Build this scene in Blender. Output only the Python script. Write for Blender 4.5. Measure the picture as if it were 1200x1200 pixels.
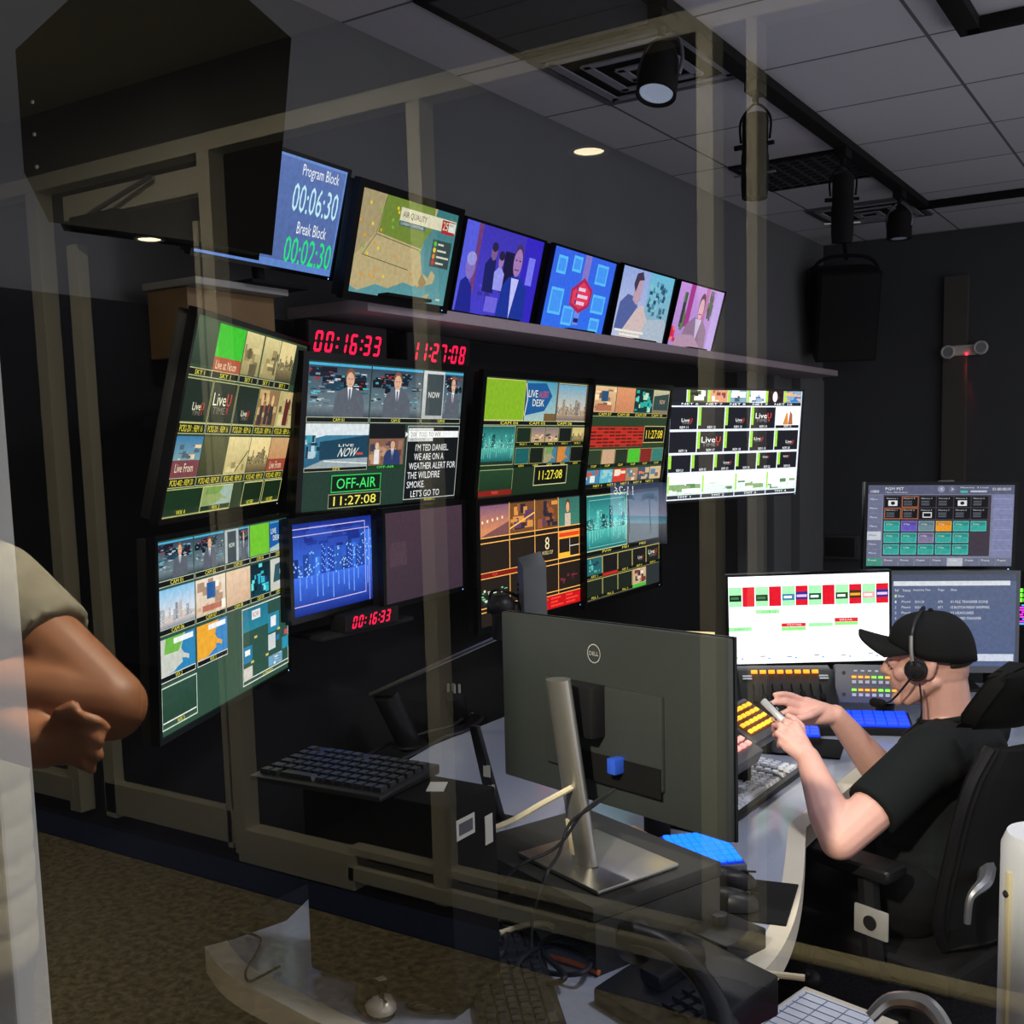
import bpy, bmesh, math, random
from mathutils import Matrix, Vector, Quaternion
PI = math.pi
R = math.radians
scene = bpy.context.scene
for o in list(bpy.data.objects):
    bpy.data.objects.remove(o)
COL = scene.collection

# ------------------------------------------------------------------ camera
CAM_H = 1.66
YAW, PITCH, ROLL, FPX, PPX, PPY = 0.56132, 0.11207, -0.023777, 1260.6, 634.95, 663.98
_f = Vector((-math.sin(YAW) * math.cos(PITCH), math.cos(YAW) * math.cos(PITCH), -math.sin(PITCH)))
_r0 = _f.cross(Vector((0, 0, 1))).normalized()
_u0 = _r0.cross(_f)
_r = math.cos(ROLL) * _r0 + math.sin(ROLL) * _u0
_u = -math.sin(ROLL) * _r0 + math.cos(ROLL) * _u0
EYE = Vector((0, 0, CAM_H))
cam_data = bpy.data.cameras.new('camera')
cam_data.sensor_fit = 'HORIZONTAL'
cam_data.sensor_width = 36
cam_data.lens = FPX / 1200 * 36
cam_data.shift_x = (600 - PPX) / 1200
cam_data.shift_y = (PPY - 600) / 1200
cam_data.clip_start = 0.02
cam = bpy.data.objects.new('camera', cam_data)
cam.matrix_world = Matrix(((_r.x, _u.x, -_f.x, 0), (_r.y, _u.y, -_f.y, 0), (_r.z, _u.z, -_f.z, CAM_H), (0, 0, 0, 1)))
COL.objects.link(cam)
scene.camera = cam

# ------------------------------------------------------------------ world, exposure
scene.view_settings.view_transform = 'Standard'
scene.view_settings.look = 'None'
scene.view_settings.gamma = 1
scene.view_settings.use_curve_mapping = False
scene.view_settings.exposure = 0.0
world = bpy.data.worlds.new('world')
scene.world = world
world.use_nodes = True
world.node_tree.nodes['Background'].inputs[0].default_value = (0.90, 0.90, 1.0, 1)
world.node_tree.nodes['Background'].inputs[1].default_value = 0.95

GLASS_Y = 0.45          # the pane between the corridor and the control room
CEIL = 3.0
WALL_X = -2.396         # wall behind the monitors
WALL_Y = 7.606          # far wall


def area_lamp(name, loc, target, size, power, color, spread=180):
    d = bpy.data.lights.new(name, 'AREA')
    d.shape = 'DISK'
    d.size = size
    d.energy = power
    d.color = color
    d.spread = R(spread)
    o = bpy.data.objects.new(name, d)
    o.location = loc
    v = Vector(target) - Vector(loc)
    o.rotation_euler = v.to_track_quat('-Z', 'Y').to_euler()
    COL.objects.link(o)
    return o


# lamps of the corridor behind the glass (outside the frame); the last is an added wall-washer
WARM = (1.0, 0.90, 0.72)
for i, (x, y, p) in enumerate([(-3.2, -0.9, 44), (-1.7, -0.9, 34), (-0.45, -0.9, 34), (0.9, -0.9, 44)]):
    area_lamp('unseen_corridor_lamp', (x, y, 3.06), (x, y - 0.45, 0), 0.16, p, WARM, 168)
area_lamp('unseen_corridor_lamp', (-0.55, -0.75, 2.93), (-0.92, 0.6, 1.0), 0.14, 62, WARM, 70)  # unseen wall-washer, added to brighten the white jamb behind the pane
# unseen fill lights added under the ceiling to brighten operator, desk and room
area_lamp('control_room_fill', (0.0, 1.9, 2.95), (-0.9, 2.6, 0.8), 0.4, 14, (0.94, 0.93, 1.0), 120)
area_lamp('control_room_fill', (0.3, 3.4, 2.95), (-1.0, 3.4, 0), 0.5, 7, (0.8, 0.82, 1.0))
area_lamp('control_room_fill', (0.3, 5.6, 2.95), (-1.0, 5.6, 0), 0.5, 5, (0.8, 0.82, 1.0))


# ------------------------------------------------------------------ pixel helpers
def ray(x, y):
    return _f + (x - PPX) / FPX * _r - (y - PPY) / FPX * _u


def atD(x, y, d):
    return EYE + ray(x, y) * d


def atX(x, y, X):
    d = ray(x, y)
    return EYE + d * (X / d.x)


def atY(x, y, Y):
    d = ray(x, y)
    return EYE + d * (Y / d.y)


def atZ(x, y, Z):
    d = ray(x, y)
    return EYE + d * ((Z - CAM_H) / d.z)


def mirrored(p):        # where the thing really stands whose reflection shows at p behind the pane
    return Vector((p[0], 2 * GLASS_Y - p[1], p[2]))


# ------------------------------------------------------------------ materials
def lin(c):
    return tuple((v / 12.92 if v <= 0.04045 else ((v + 0.055) / 1.055) ** 2.4) for v in c)


def srgb(r, g, b):
    return lin((r / 255, g / 255, b / 255))


_mats = {}


def mat(name, col, rough=0.5, metal=0.0, var=0.12, scale=40, bump=0.0, spec=0.5, emit=None, estr=0.0, sheen=0.0):
    """Principled material whose colour and roughness wander a little with a noise texture."""
    if name in _mats:
        return _mats[name]
    m = bpy.data.materials.new(name)
    m.use_nodes = True
    nt = m.node_tree
    b = nt.nodes['Principled BSDF']
    b.inputs['Metallic'].default_value = metal
    b.inputs['Specular IOR Level'].default_value = spec
    tc = nt.nodes.new('ShaderNodeTexCoord')
    nz = nt.nodes.new('ShaderNodeTexNoise')
    nz.inputs['Scale'].default_value = scale
    nz.inputs['Detail'].default_value = 4
    nt.links.new(tc.outputs['Object'], nz.inputs['Vector'])
    mx = nt.nodes.new('ShaderNodeMix')
    mx.data_type = 'RGBA'
    c = srgb(*col)
    mx.inputs[6].default_value = tuple(v * (1 - var) for v in c) + (1,)
    mx.inputs[7].default_value = tuple(min(1, v * (1 + var)) for v in c) + (1,)
    nt.links.new(nz.outputs['Fac'], mx.inputs[0])
    nt.links.new(mx.outputs[2], b.inputs['Base Color'])
    b.inputs['Roughness'].default_value = rough
    if bump:
        bp = nt.nodes.new('ShaderNodeBump')
        bp.inputs['Strength'].default_value = bump
        bp.inputs['Distance'].default_value = 0.002
        nt.links.new(nz.outputs['Fac'], bp.inputs['Height'])
        nt.links.new(bp.outputs['Normal'], b.inputs['Normal'])
    if emit is not None:
        b.inputs['Emission Color'].default_value = srgb(*emit) + (1,)
        b.inputs['Emission Strength'].default_value = estr
    if sheen:
        b.inputs['Sheen Weight'].default_value = sheen
    _mats[name] = m
    return m


def screen_mat(strength):
    key = 'lit_screen_%g' % strength
    if key in _mats:
        return _mats[key]
    m = bpy.data.materials.new(key)
    m.use_nodes = True
    nt = m.node_tree
    b = nt.nodes['Principled BSDF']
    b.inputs['Base Color'].default_value = (0.006, 0.006, 0.007, 1)
    b.inputs['Roughness'].default_value = 0.32
    b.inputs['Specular IOR Level'].default_value = 0.1
    a = nt.nodes.new('ShaderNodeAttribute')
    a.attribute_name = 'Col'
    nt.links.new(a.outputs['Color'], b.inputs['Emission Color'])
    # pictures are never flat: a fine mottling over the lit colours
    tc = nt.nodes.new('ShaderNodeTexCoord')
    nz = nt.nodes.new('ShaderNodeTexNoise')
    nz.inputs['Scale'].default_value = 70
    nz.inputs['Detail'].default_value = 5
    mr = nt.nodes.new('ShaderNodeMapRange')
    mr.inputs['From Min'].default_value = 0.3
    mr.inputs['From Max'].default_value = 0.7
    mr.inputs['To Min'].default_value = 0.88 * strength
    mr.inputs['To Max'].default_value = 1.10 * strength
    nt.links.new(tc.outputs['Object'], nz.inputs['Vector'])
    nt.links.new(nz.outputs['Fac'], mr.inputs['Value'])
    nt.links.new(mr.outputs['Result'], b.inputs['Emission Strength'])
    _mats[key] = m
    return m


def colour_mat(name='printed_colours', rough=0.5):
    if name in _mats:
        return _mats[name]
    m = bpy.data.materials.new(name)
    m.use_nodes = True
    nt = m.node_tree
    b = nt.nodes['Principled BSDF']
    a = nt.nodes.new('ShaderNodeAttribute')
    a.attribute_name = 'Col'
    nt.links.new(a.outputs['Color'], b.inputs['Base Color'])
    b.inputs['Roughness'].default_value = rough
    _mats[name] = m
    return m


# ------------------------------------------------------------------ mesh builder
def frame(o, d):
    d = Vector(d).normalized()
    a = Vector((0, 0, 1)) if abs(d.z) < 0.9 else Vector((1, 0, 0))
    x = a.cross(d).normalized()
    return x, d.cross(x)


def spline(pts, n=8):
    pts = [Vector(p) for p in pts]
    out = []
    for i in range(len(pts) - 1):
        p0 = pts[max(i - 1, 0)]
        p1, p2 = pts[i], pts[i + 1]
        p3 = pts[min(i + 2, len(pts) - 1)]
        for k in range(n):
            t = k / n
            out.append(0.5 * ((2 * p1) + (p2 - p0) * t + (2 * p0 - 5 * p1 + 4 * p2 - p3) * t * t + (3 * p1 - p0 - 3 * p2 + p3) * t ** 3))
    out.append(pts[-1])
    return out


class MB:
    def __init__(self):
        self.v, self.f, self.c = [], [], []
        self.col = None

    def add(self, vs, fs, M=None):
        k = len(self.v)
        self.v += [(M @ Vector(p)) if M is not None else Vector(p) for p in vs]
        self.f += [tuple(i + k for i in f) for f in fs]
        self.c += [self.col] * len(fs)
        return self

    def box(self, c, s, M=None, rz=0.0):
        x, y, z = s[0] / 2, s[1] / 2, s[2] / 2
        L = Matrix.Translation(Vector(c)) @ Matrix.Rotation(rz, 4, 'Z')
        vs = [L @ Vector((a, b, d)) for a in (-x, x) for b in (-y, y) for d in (-z, z)]
        return self.add(vs, [(0, 1, 3, 2), (4, 6, 7, 5), (0, 4, 5, 1), (2, 3, 7, 6), (0, 2, 6, 4), (1, 5, 7, 3)], M)

    def hexa(self, p8):     # bottom four counter-clockwise, top four above them
        return self.add(p8, [(3, 2, 1, 0), (4, 5, 6, 7), (0, 1, 5, 4), (1, 2, 6, 5), (2, 3, 7, 6), (3, 0, 4, 7)])

    def cyl(self, p0, p1, r0, r1=None, n=20, M=None):
        r1 = r0 if r1 is None else r1
        p0, p1 = Vector(p0), Vector(p1)
        x, y = frame(p0, p1 - p0)
        vs = []
        for p, r in ((p0, r0), (p1, r1)):
            vs += [p + (x * math.cos(2 * PI * i / n) + y * math.sin(2 * PI * i / n)) * r for i in range(n)]
        fs = [(i, (i + 1) % n, n + (i + 1) % n, n + i) for i in range(n)] + [tuple(range(n - 1, -1, -1)), tuple(range(n, 2 * n))]
        return self.add(vs, fs, M)

    def tube(self, pts, r, n=8, sm=6, M=None):
        pts = spline(pts, sm) if sm > 1 else [Vector(p) for p in pts]
        rs = r if isinstance(r, (list, tuple)) else None
        vs, fs = [], []
        x, y = frame(pts[0], pts[1] - pts[0])
        for i, p in enumerate(pts):
            t = (pts[min(i + 1, len(pts) - 1)] - pts[max(i - 1, 0)]).normalized()
            x = (x - t * x.dot(t)).normalized()
            y = t.cross(x)
            if rs:
                q = i / (len(pts) - 1) * (len(rs) - 1)
                a = min(int(q), len(rs) - 2)
                rr = rs[a] + (rs[a + 1] - rs[a]) * (q - a)
            else:
                rr = r
            vs += [p + (x * math.cos(2 * PI * k / n) + y * math.sin(2 * PI * k / n)) * rr for k in range(n)]
        m = len(pts)
        for i in range(m - 1):
            for k in range(n):
                fs.append((i * n + k, i * n + (k + 1) % n, (i + 1) * n + (k + 1) % n, (i + 1) * n + k))
        fs += [tuple(range(n - 1, -1, -1)), tuple(range((m - 1) * n, m * n))]
        return self.add(vs, fs, M)

    def ball(self, c, r, n=16, M=None, rot=None):
        r = (r, r, r) if not isinstance(r, (tuple, list)) else r
        vs, fs = [], []
        m = n // 2
        L = Matrix.Translation(Vector(c)) @ (rot.to_4x4() if rot is not None else Matrix.Identity(4))
        vs.append(L @ Vector((0, 0, r[2])))
        for i in range(1, m):
            t = PI * i / m
            for k in range(n):
                a = 2 * PI * k / n
                vs.append(L @ Vector((r[0] * math.sin(t) * math.cos(a), r[1] * math.sin(t) * math.sin(a), r[2] * math.cos(t))))
        vs.append(L @ Vector((0, 0, -r[2])))
        for k in range(n):
            fs.append((0, 1 + k, 1 + (k + 1) % n))
            fs.append((len(vs) - 1, 1 + (m - 2) * n + (k + 1) % n, 1 + (m - 2) * n + k))
        for i in range(m - 2):
            for k in range(n):
                a = 1 + i * n
                fs.append((a + k, a + n + k, a + n + (k + 1) % n, a + (k + 1) % n))
        return self.add(vs, fs, M)

    def capsule(self, p0, p1, r0, r1, n=14):
        """Round-ended tapered limb."""
        p0, p1 = Vector(p0), Vector(p1)
        d = p1 - p0
        L = max(d.length, 1e-6)
        d = d / L
        x, y = frame(p0, d)
        rings = []
        for k in range(1, 5):
            a = PI / 2 * k / 5
            rings.append((p0 - d * r0 * math.cos(a), r0 * math.sin(a)))
        rings.append((p0, r0))
        rings.append((p1, r1))
        for k in range(4, 0, -1):
            a = PI / 2 * k / 5
            rings.append((p1 + d * r1 * math.cos(a), r1 * math.sin(a)))
        vs = [p0 - d * r0]
        for p, r in rings:
            vs += [p + (x * math.cos(2 * PI * i / n) + y * math.sin(2 * PI * i / n)) * r for i in range(n)]
        vs.append(p1 + d * r1)
        fs = [(0, 1 + (i + 1) % n, 1 + i) for i in range(n)]
        m = len(rings)
        for q in range(m - 1):
            for i in range(n):
                a = 1 + q * n
                fs.append((a + i, a + (i + 1) % n, a + n + (i + 1) % n, a + n + i))
        e = 1 + (m - 1) * n
        fs += [(e + i, e + (i + 1) % n, len(vs) - 1) for i in range(n)]
        return self.add(vs, fs)

    def chain(self, pts, rs, n=14):
        for i in range(len(pts) - 1):
            self.capsule(pts[i], pts[i + 1], rs[i], rs[i + 1], n)
        return self

    def prism(self, poly, z0, z1, M=None):
        n = len(poly)
        vs = [(p[0], p[1], z0) for p in poly] + [(p[0], p[1], z1) for p in poly]
        fs = [tuple(range(n - 1, -1, -1)), tuple(range(n, 2 * n))] + [(i, (i + 1) % n, n + (i + 1) % n, n + i) for i in range(n)]
        return self.add(vs, fs, M)

    def lathe(self, prof, c=(0, 0, 0), n=24, M=None, ring=False):
        vs, fs = [], []
        for r, z in prof:
            vs += [(c[0] + r * math.cos(2 * PI * k / n), c[1] + r * math.sin(2 * PI * k / n), c[2] + z) for k in range(n)]
        m = len(prof)
        for i in range(m - 1):
            for k in range(n):
                fs.append((i * n + k, i * n + (k + 1) % n, (i + 1) * n + (k + 1) % n, (i + 1) * n + k))
        if ring:
            fs += [((m - 1) * n + k, (m - 1) * n + (k + 1) % n, (k + 1) % n, k) for k in range(n)]
        else:
            fs += [tuple(range(n - 1, -1, -1)), tuple(range((m - 1) * n, m * n))]
        return self.add(vs, fs, M)

    def mesh(self, name, bevel=0.0, seg=2, smooth=None, recalc=True):
        me = bpy.data.meshes.new(name)
        me.from_pydata([tuple(p) for p in self.v], [], self.f)
        if recalc or bevel:
            bm = bmesh.new()
            bm.from_mesh(me)
            if bevel:
                es = [e for e in bm.edges if len(e.link_faces) == 2 and e.calc_face_angle(0) > 0.5]
                bmesh.ops.bevel(bm, geom=es, offset=bevel, segments=seg, profile=0.6, affect='EDGES', clamp_overlap=True)
            if recalc:
                bmesh.ops.recalc_face_normals(bm, faces=bm.faces)
            bm.to_mesh(me)
            bm.free()
        if smooth is not None:
            me.polygons.foreach_set('use_smooth', [True] * len(me.polygons))
            me.set_sharp_from_angle(angle=R(smooth))
        return me

    def coloured(self, name):
        me = bpy.data.meshes.new(name)
        me.from_pydata([tuple(p) for p in self.v], [], self.f)
        at = me.color_attributes.new('Col', 'FLOAT_COLOR', 'CORNER')
        buf = []
        for f, c in zip(self.f, self.c):
            if c and isinstance(c[0], (tuple, list)):
                for k in range(len(f)):
                    buf += list(c[k]) + [1.0]
            else:
                buf += (list(c) + [1.0]) * len(f)
        at.data.foreach_set('color', buf)
        return me


def tag(o, label=None, cat=None, group=None, kind=None):
    if label:
        o['label'] = label
    if cat:
        o['category'] = cat
    if group:
        o['group'] = group
    if kind:
        o['kind'] = kind
    return o


_inv = {}


def thing(name, label, cat, M=None, group=None):
    o = bpy.data.objects.new(name, None)
    o.empty_display_size = 0.05
    if M is None:
        M = Matrix.Identity(4)
    elif not isinstance(M, Matrix):
        M = Matrix.Translation(Vector(M))
    o.matrix_world = M
    COL.objects.link(o)
    _inv[o.name] = M.inverted()
    return tag(o, label, cat, group)


def root_of(o):
    while o.parent is not None:
        o = o.parent
    return o


def obj(name, mb, m, parent=None, world=False, bevel=0.0, seg=2, smooth=35, me=None, recalc=True):
    """Link a builder's mesh as ONE object. world=True: its points are world points."""
    if me is None:
        if world and parent is not None:
            I = _inv[root_of(parent).name]
            mb.v = [I @ Vector(p) for p in mb.v]
        me = mb.mesh(name, bevel, seg, smooth, recalc)
    o = bpy.data.objects.new(name, me)
    COL.objects.link(o)
    if m is not None:
        me.materials.append(m)
    if parent is not None:
        o.parent = parent
    return o


def struct(name, mb, m, **k):
    return tag(obj(name, mb, m, **k), kind='structure')


def copy_tree(o, parent=None):
    c = o.copy()
    COL.objects.link(c)
    if parent is not None:
        c.parent = parent
    for ch in list(o.children):
        copy_tree(ch, c)
    return c


def skin_mesh(mb, name, voxel=0.004, smooth=4, fac=0.5, dec=None):
    """Grow one continuous surface over overlapping limbs."""
    me = mb.mesh(name + '_raw', recalc=True)
    o = bpy.data.objects.new(name + '_raw', me)
    COL.objects.link(o)
    r = o.modifiers.new('r', 'REMESH')
    r.mode = 'VOXEL'
    r.voxel_size = voxel
    s = o.modifiers.new('s', 'SMOOTH')
    s.iterations = smooth
    s.factor = fac
    dg = bpy.context.evaluated_depsgraph_get()
    out = bpy.data.meshes.new_from_object(o.evaluated_get(dg))
    out.name = name
    bpy.data.objects.remove(o)
    out.polygons.foreach_set('use_smooth', [True] * len(out.polygons))
    return out


def yaw_frame(c, yaw, tilt=0.0, roll=0.0):
    """Local x = the viewer's right, z = up, -y = the way the thing faces. yaw 0 faces +X."""
    n = Vector((math.cos(yaw) * math.cos(tilt), math.sin(yaw) * math.cos(tilt), -math.sin(tilt)))
    rt = Vector((-math.sin(yaw), math.cos(yaw), 0))
    up = n.cross(rt)
    rt, up = math.cos(roll) * rt + math.sin(roll) * up, -math.sin(roll) * rt + math.cos(roll) * up
    return Matrix(((rt.x, -n.x, up.x, c[0]), (rt.y, -n.y, up.y, c[1]), (rt.z, -n.z, up.z, c[2]), (0, 0, 0, 1)))
# ------------------------------------------------------------------ pictures on screens
_fonts = {}


def glyphs(s):
    if s not in _fonts:
        cu = bpy.data.curves.new('t', 'FONT')
        cu.body = s
        cu.resolution_u = 2
        o = bpy.data.objects.new('t', cu)
        me = bpy.data.meshes.new_from_object(o)
        vs = [(v.co.x, v.co.y) for v in me.vertices]
        fs = [tuple(p.vertices) for p in me.polygons]
        bpy.data.objects.remove(o)
        bpy.data.curves.remove(cu)
        bpy.data.meshes.remove(me)
        xs = [v[0] for v in vs]
        ys = [v[1] for v in vs]
        x0, x1, y0, y1 = min(xs), max(xs), min(ys), max(ys)
        _fonts[s] = ([((x - x0) / (x1 - x0 or 1), (y - y0) / (y1 - y0 or 1)) for x, y in vs], fs)
    return _fonts[s]


SEG = {'0': 'abcdef', '1': 'bc', '2': 'abged', '3': 'abgcd', '4': 'fgbc', '5': 'afgcd', '6': 'afgedc', '7': 'abc', '8': 'abcdefg', '9': 'abcdfg'}


class Canvas:
    """A flat picture w x h metres; drawing units run 0..W to the right and 0..H down."""

    def __init__(self, w, h, W=160.0, H=90.0, gain=(1, 1, 1)):
        self.w, self.h, self.W, self.H, self.gain = w, h, W, H, gain
        self.mb = MB()
        self.z = 0
        self.oy, self.sy = 0.0, 1.0
        self.step = 0.000015

    def col(self, c):
        c = srgb(*c)
        return tuple(c[i] * self.gain[i] for i in range(3))

    def pt(self, x, y):
        return Vector(((x / self.W - 0.5) * self.w, -self.z * self.step, (0.5 - (self.oy + y * self.sy) / self.H) * self.h))

    def poly(self, pts, c):
        self.z += 1
        self.mb.col = [self.col(k) for k in c] if isinstance(c[0], (tuple, list)) else self.col(c)
        self.mb.add([self.pt(*p) for p in pts], [tuple(range(len(pts)))])

    def rect(self, x, y, w, h, c):
        self.poly([(x, y + h), (x + w, y + h), (x + w, y), (x, y)], c)

    def grad(self, x, y, w, h, top, bot):
        self.rect(x, y, w, h, [bot, bot, top, top])

    def many(self, rects):          # rectangles that share one layer
        self.z += 1
        for x, y, w, h, c in rects:
            self.mb.col = self.col(c)
            self.mb.add([self.pt(x, y + h), self.pt(x + w, y + h), self.pt(x + w, y), self.pt(x, y)], [(0, 1, 2, 3)])

    def disc(self, x, y, rx, ry, c, n=14, rot=0.0):
        ca, sa = math.cos(rot), math.sin(rot)
        self.poly([(x + rx * math.cos(-2 * PI * i / n) * ca - ry * math.sin(-2 * PI * i / n) * sa, y + rx * math.cos(-2 * PI * i / n) * sa + ry * math.sin(-2 * PI * i / n) * ca) for i in range(n)], c)

    def border(self, x, y, w, h, t, c):
        self.many([(x, y, w, t, c), (x, y + h - t, w, t, c), (x, y, t, h, c), (x + w - t, y, t, h, c)])

    def text(self, s, x, y, w, h, c, slant=0.0):
        vs, fs = glyphs(s)
        self.z += 1
        self.mb.col = self.col(c)
        self.mb.add([self.pt(x + (a + slant * b) * w, y + (1 - b) * h) for a, b in vs], fs)

    def line(self, p, q, t, c):
        dx, dy = q[0] - p[0], q[1] - p[1]
        L = math.hypot(dx, dy) or 1
        nx, ny = -dy / L * t / 2, dx / L * t / 2
        self.poly([(p[0] + nx, p[1] + ny), (q[0] + nx, q[1] + ny), (q[0] - nx, q[1] - ny), (p[0] - nx, p[1] - ny)], c)

    def digits(self, s, x, y, h, c, slant=0.18, t=0.14, pitch=0.72):
        """Seven-segment figures."""
        self.z += 1
        self.mb.col = self.col(c)
        w = h * 0.5
        th = h * t
        cx = x
        for ch in s:
            P = lambda a, b: self.pt(cx + a + slant * (h - b), y + b)
            if ch == ':':
                for b in (0.3, 0.7):
                    self.mb.add([P(0.02 * h, b * h + th / 2), P(0.02 * h + th, b * h + th / 2), P(0.02 * h + th, b * h - th / 2), P(0.02 * h, b * h - th / 2)], [(0, 1, 2, 3)])
                cx += h * 0.26
                continue
            g = th * 0.22
            R4 = {'a': (g, 0, w - g, th), 'g': (g, h / 2 - th / 2, w - g, h / 2 + th / 2), 'd': (g, h - th, w - g, h),
                  'f': (0, g, th, h / 2 - g), 'b': (w - th, g, w, h / 2 - g), 'e': (0, h / 2 + g, th, h - g), 'c': (w - th, h / 2 + g, w, h - g)}
            for k in SEG.get(ch, ''):
                a0, b0, a1, b1 = R4[k]
                if k in 'agd':
                    q = th * 0.5
                    pts = [(a0, (b0 + b1) / 2), (a0 + q, b1), (a1 - q, b1), (a1, (b0 + b1) / 2), (a1 - q, b0), (a0 + q, b0)]
                else:
                    q = th * 0.5
                    pts = [((a0 + a1) / 2, b1), (a1, b1 - q), (a1, b0 + q), ((a0 + a1) / 2, b0), (a0, b0 + q), (a0, b1 - q)]
                self.mb.add([P(*p) for p in pts], [tuple(range(6))])
            cx += h * pitch
        return cx

    # ---- small pictures
    def clip(self, x, y, w, h):
        return lambda px, py: (x + px * w, y + py * h)

    def blobs(self, x, y, w, h, pal, n, seed, smin=0.05, smax=0.3):
        rnd = random.Random(seed)
        rs = []
        for i in range(n):
            bw, bh = w * rnd.uniform(smin, smax), h * rnd.uniform(smin, smax)
            rs.append((x + rnd.random() * (w - bw), y + rnd.random() * (h - bh), bw, bh, rnd.choice(pal)))
        for r in rs:
            self.z += 0.25
            self.mb.col = self.col(r[4])
            self.mb.add([self.pt(r[0], r[1] + r[3]), self.pt(r[0] + r[2], r[1] + r[3]), self.pt(r[0] + r[2], r[1]), self.pt(r[0], r[1])], [(0, 1, 2, 3)])
        self.z += 1

    def man(self, x, y, w, h, suit=(88, 94, 104), skin=(214, 168, 140), cx=0.5, top=0.15, hair=(120, 84, 60), tie=(90, 90, 110), s=1.0):
        p = lambda a, b: (x + (cx + a * s * h / w * 0.95) * w, y + (top + b * (1 - top)) * h)
        self.poly([p(-.42, 1), p(.42, 1), p(.40, .62), p(.30, .45), p(.1, .37), p(-.1, .37), p(-.30, .45), p(-.40, .62)], suit)
        self.poly([p(-.07, .36), p(0, .82), p(.07, .36)], (225, 228, 235))
        self.poly([p(-.022, .40), p(-.03, .72), p(0, .8), p(.03, .72), p(.022, .40)], tie)
        a, b = p(0, .19)
        self.disc(a, b - 0.03 * h, .125 * s * h, .19 * h * (1 - top), hair)
        self.disc(a, b + 0.02 * h, .105 * s * h, .165 * h * (1 - top), skin)
        self.many([(a - .06 * h, b - 0.01 * h, .035 * h, .018 * h, (80, 55, 50)), (a + .025 * h, b - 0.01 * h, .035 * h, .018 * h, (80, 55, 50)), (a - .03 * h, b + .09 * h, .06 * h, .014 * h, (150, 90, 85))])

    def newsroom(self, x, y, w, h, seed=1, cx=0.5, mans=True, s=1.0):
        self.grad(x, y, w, h, (44, 62, 80), (112, 132, 140))
        self.blobs(x, y + .06 * h, w, .46 * h, [(18, 22, 32), (25, 30, 44), (15, 20, 30), (30, 60, 80)], 14, seed, .1, .35)
        self.blobs(x, y + .1 * h, w, .4 * h, [(30, 110, 130), (170, 40, 45), (60, 170, 180), (120, 140, 160), (20, 24, 34), (200, 210, 215)], 40, seed + 3, .02, .1)
        self.blobs(x, y + .5 * h, w, .36 * h, [(120, 140, 146), (60, 84, 96), (160, 172, 176), (30, 44, 54), (90, 180, 196), (190, 200, 200)], 44, seed + 7, .03, .12)
        self.grad(x, y + .8 * h, w, .2 * h, (110, 125, 132), (60, 70, 80))
        self.rect(x, y, w, .05 * h, (70, 170, 210))
        if mans:
            self.man(x, y, w, h, cx=cx, top=.10, s=s * 1.12)

    def skyline(self, x, y, w, h, sky=((30, 60, 120), (80, 150, 190)), bld=((20, 40, 80), (60, 120, 160)), lights=(190, 230, 240), seed=3, water=True, horizon=0.62):
        rnd = random.Random(seed)
        self.grad(x, y, w, h * horizon, *sky)
        hz = y + h * horizon
        if water:
            self.grad(x, hz, w, h * (1 - horizon), sky[1], sky[0])
        else:
            self.grad(x, hz, w, h * (1 - horizon), bld[1], bld[0])
        rs, ls = [], []
        n = 16
        for i in range(n):
            bw = w / n * rnd.uniform(.8, 1.5)
            bh = h * rnd.uniform(.12, .24) + (h * rnd.uniform(.08, .28) if rnd.random() < .45 else 0)
            bx = x + (w - bw) * i / (n - 1)
            t = rnd.random()
            c = tuple(bld[0][k] + (bld[1][k] - bld[0][k]) * t for k in range(3))
            rs.append((bx, hz - bh, bw, bh, c))
            for k in range(9):
                ls.append((bx + rnd.random() * bw * .8, hz - rnd.random() * bh, w * .012, h * .018, lights))
            if water and rnd.random() < .8:
                ls.append((bx + bw * .3, hz + h * .01, w * .012, h * rnd.uniform(.08, .3), tuple((lights[k] + sky[1][k]) / 2 for k in range(3))))
        for r in rs:
            self.many([r])
        self.many(ls)

    def landmap(self, x, y, w, h, land, sea, hill=None, seed=5):
        self.rect(x, y, w, h, sea)
        p = self.clip(x, y, w, h)
        self.poly([p(*q) for q in [(0, 1), (.35, .98), (.5, .86), (.62, .8), (.6, .68), (.72, .72), (.8, .78), (.82, .66), (.76, .62), (.66, .56), (.58, .4), (.62, .25), (.7, 0), (0, 0)]], land)
        if hill:
            self.poly([p(*q) for q in [(.1, .42), (.5, .45), (.6, .25), (.66, 0), (.15, 0)]], hill)

    def label(self, x, y, w, h, s='CAM', fg=(215, 210, 90), bg=(14, 18, 14), edge=None, tw=.4):
        self.rect(x, y, w, h, bg)
        if edge:
            self.border(x, y, w, h, .35, edge)
        if s:
            self.text(s, x + w * (1 - tw) / 2, y + h * .2, w * tw, h * .6, fg)

    def live(self, x, y, w, h, k=0.8, cx=.5, cy=.5):
        """Black tile with a white-and-red word and its reflection."""
        ww = w * k
        hh = h * k * .42
        X, Y = x + w * cx - ww / 2, y + h * cy - hh / 2
        self.text('Live', X, Y, ww * .72, hh, (235, 235, 235))
        self.text('U', X + ww * .76, Y, ww * .24, hh, (225, 70, 50))
        self.text('TIME', X + ww * .05, Y + hh * 1.1, ww * .7, hh * .55, (130, 120, 120))
        self.rect(X + ww * .8, Y + hh * 1.1, ww * .12, hh * .5, (130, 50, 40))

    def finish(self, name, strength, parent, y=0.0):
        me = self.mb.coloured(name)
        o = bpy.data.objects.new(name, me)
        COL.objects.link(o)
        me.materials.append(screen_mat(strength))
        o.parent = parent
        o.location = (0, y, 0)
        return o
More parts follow.
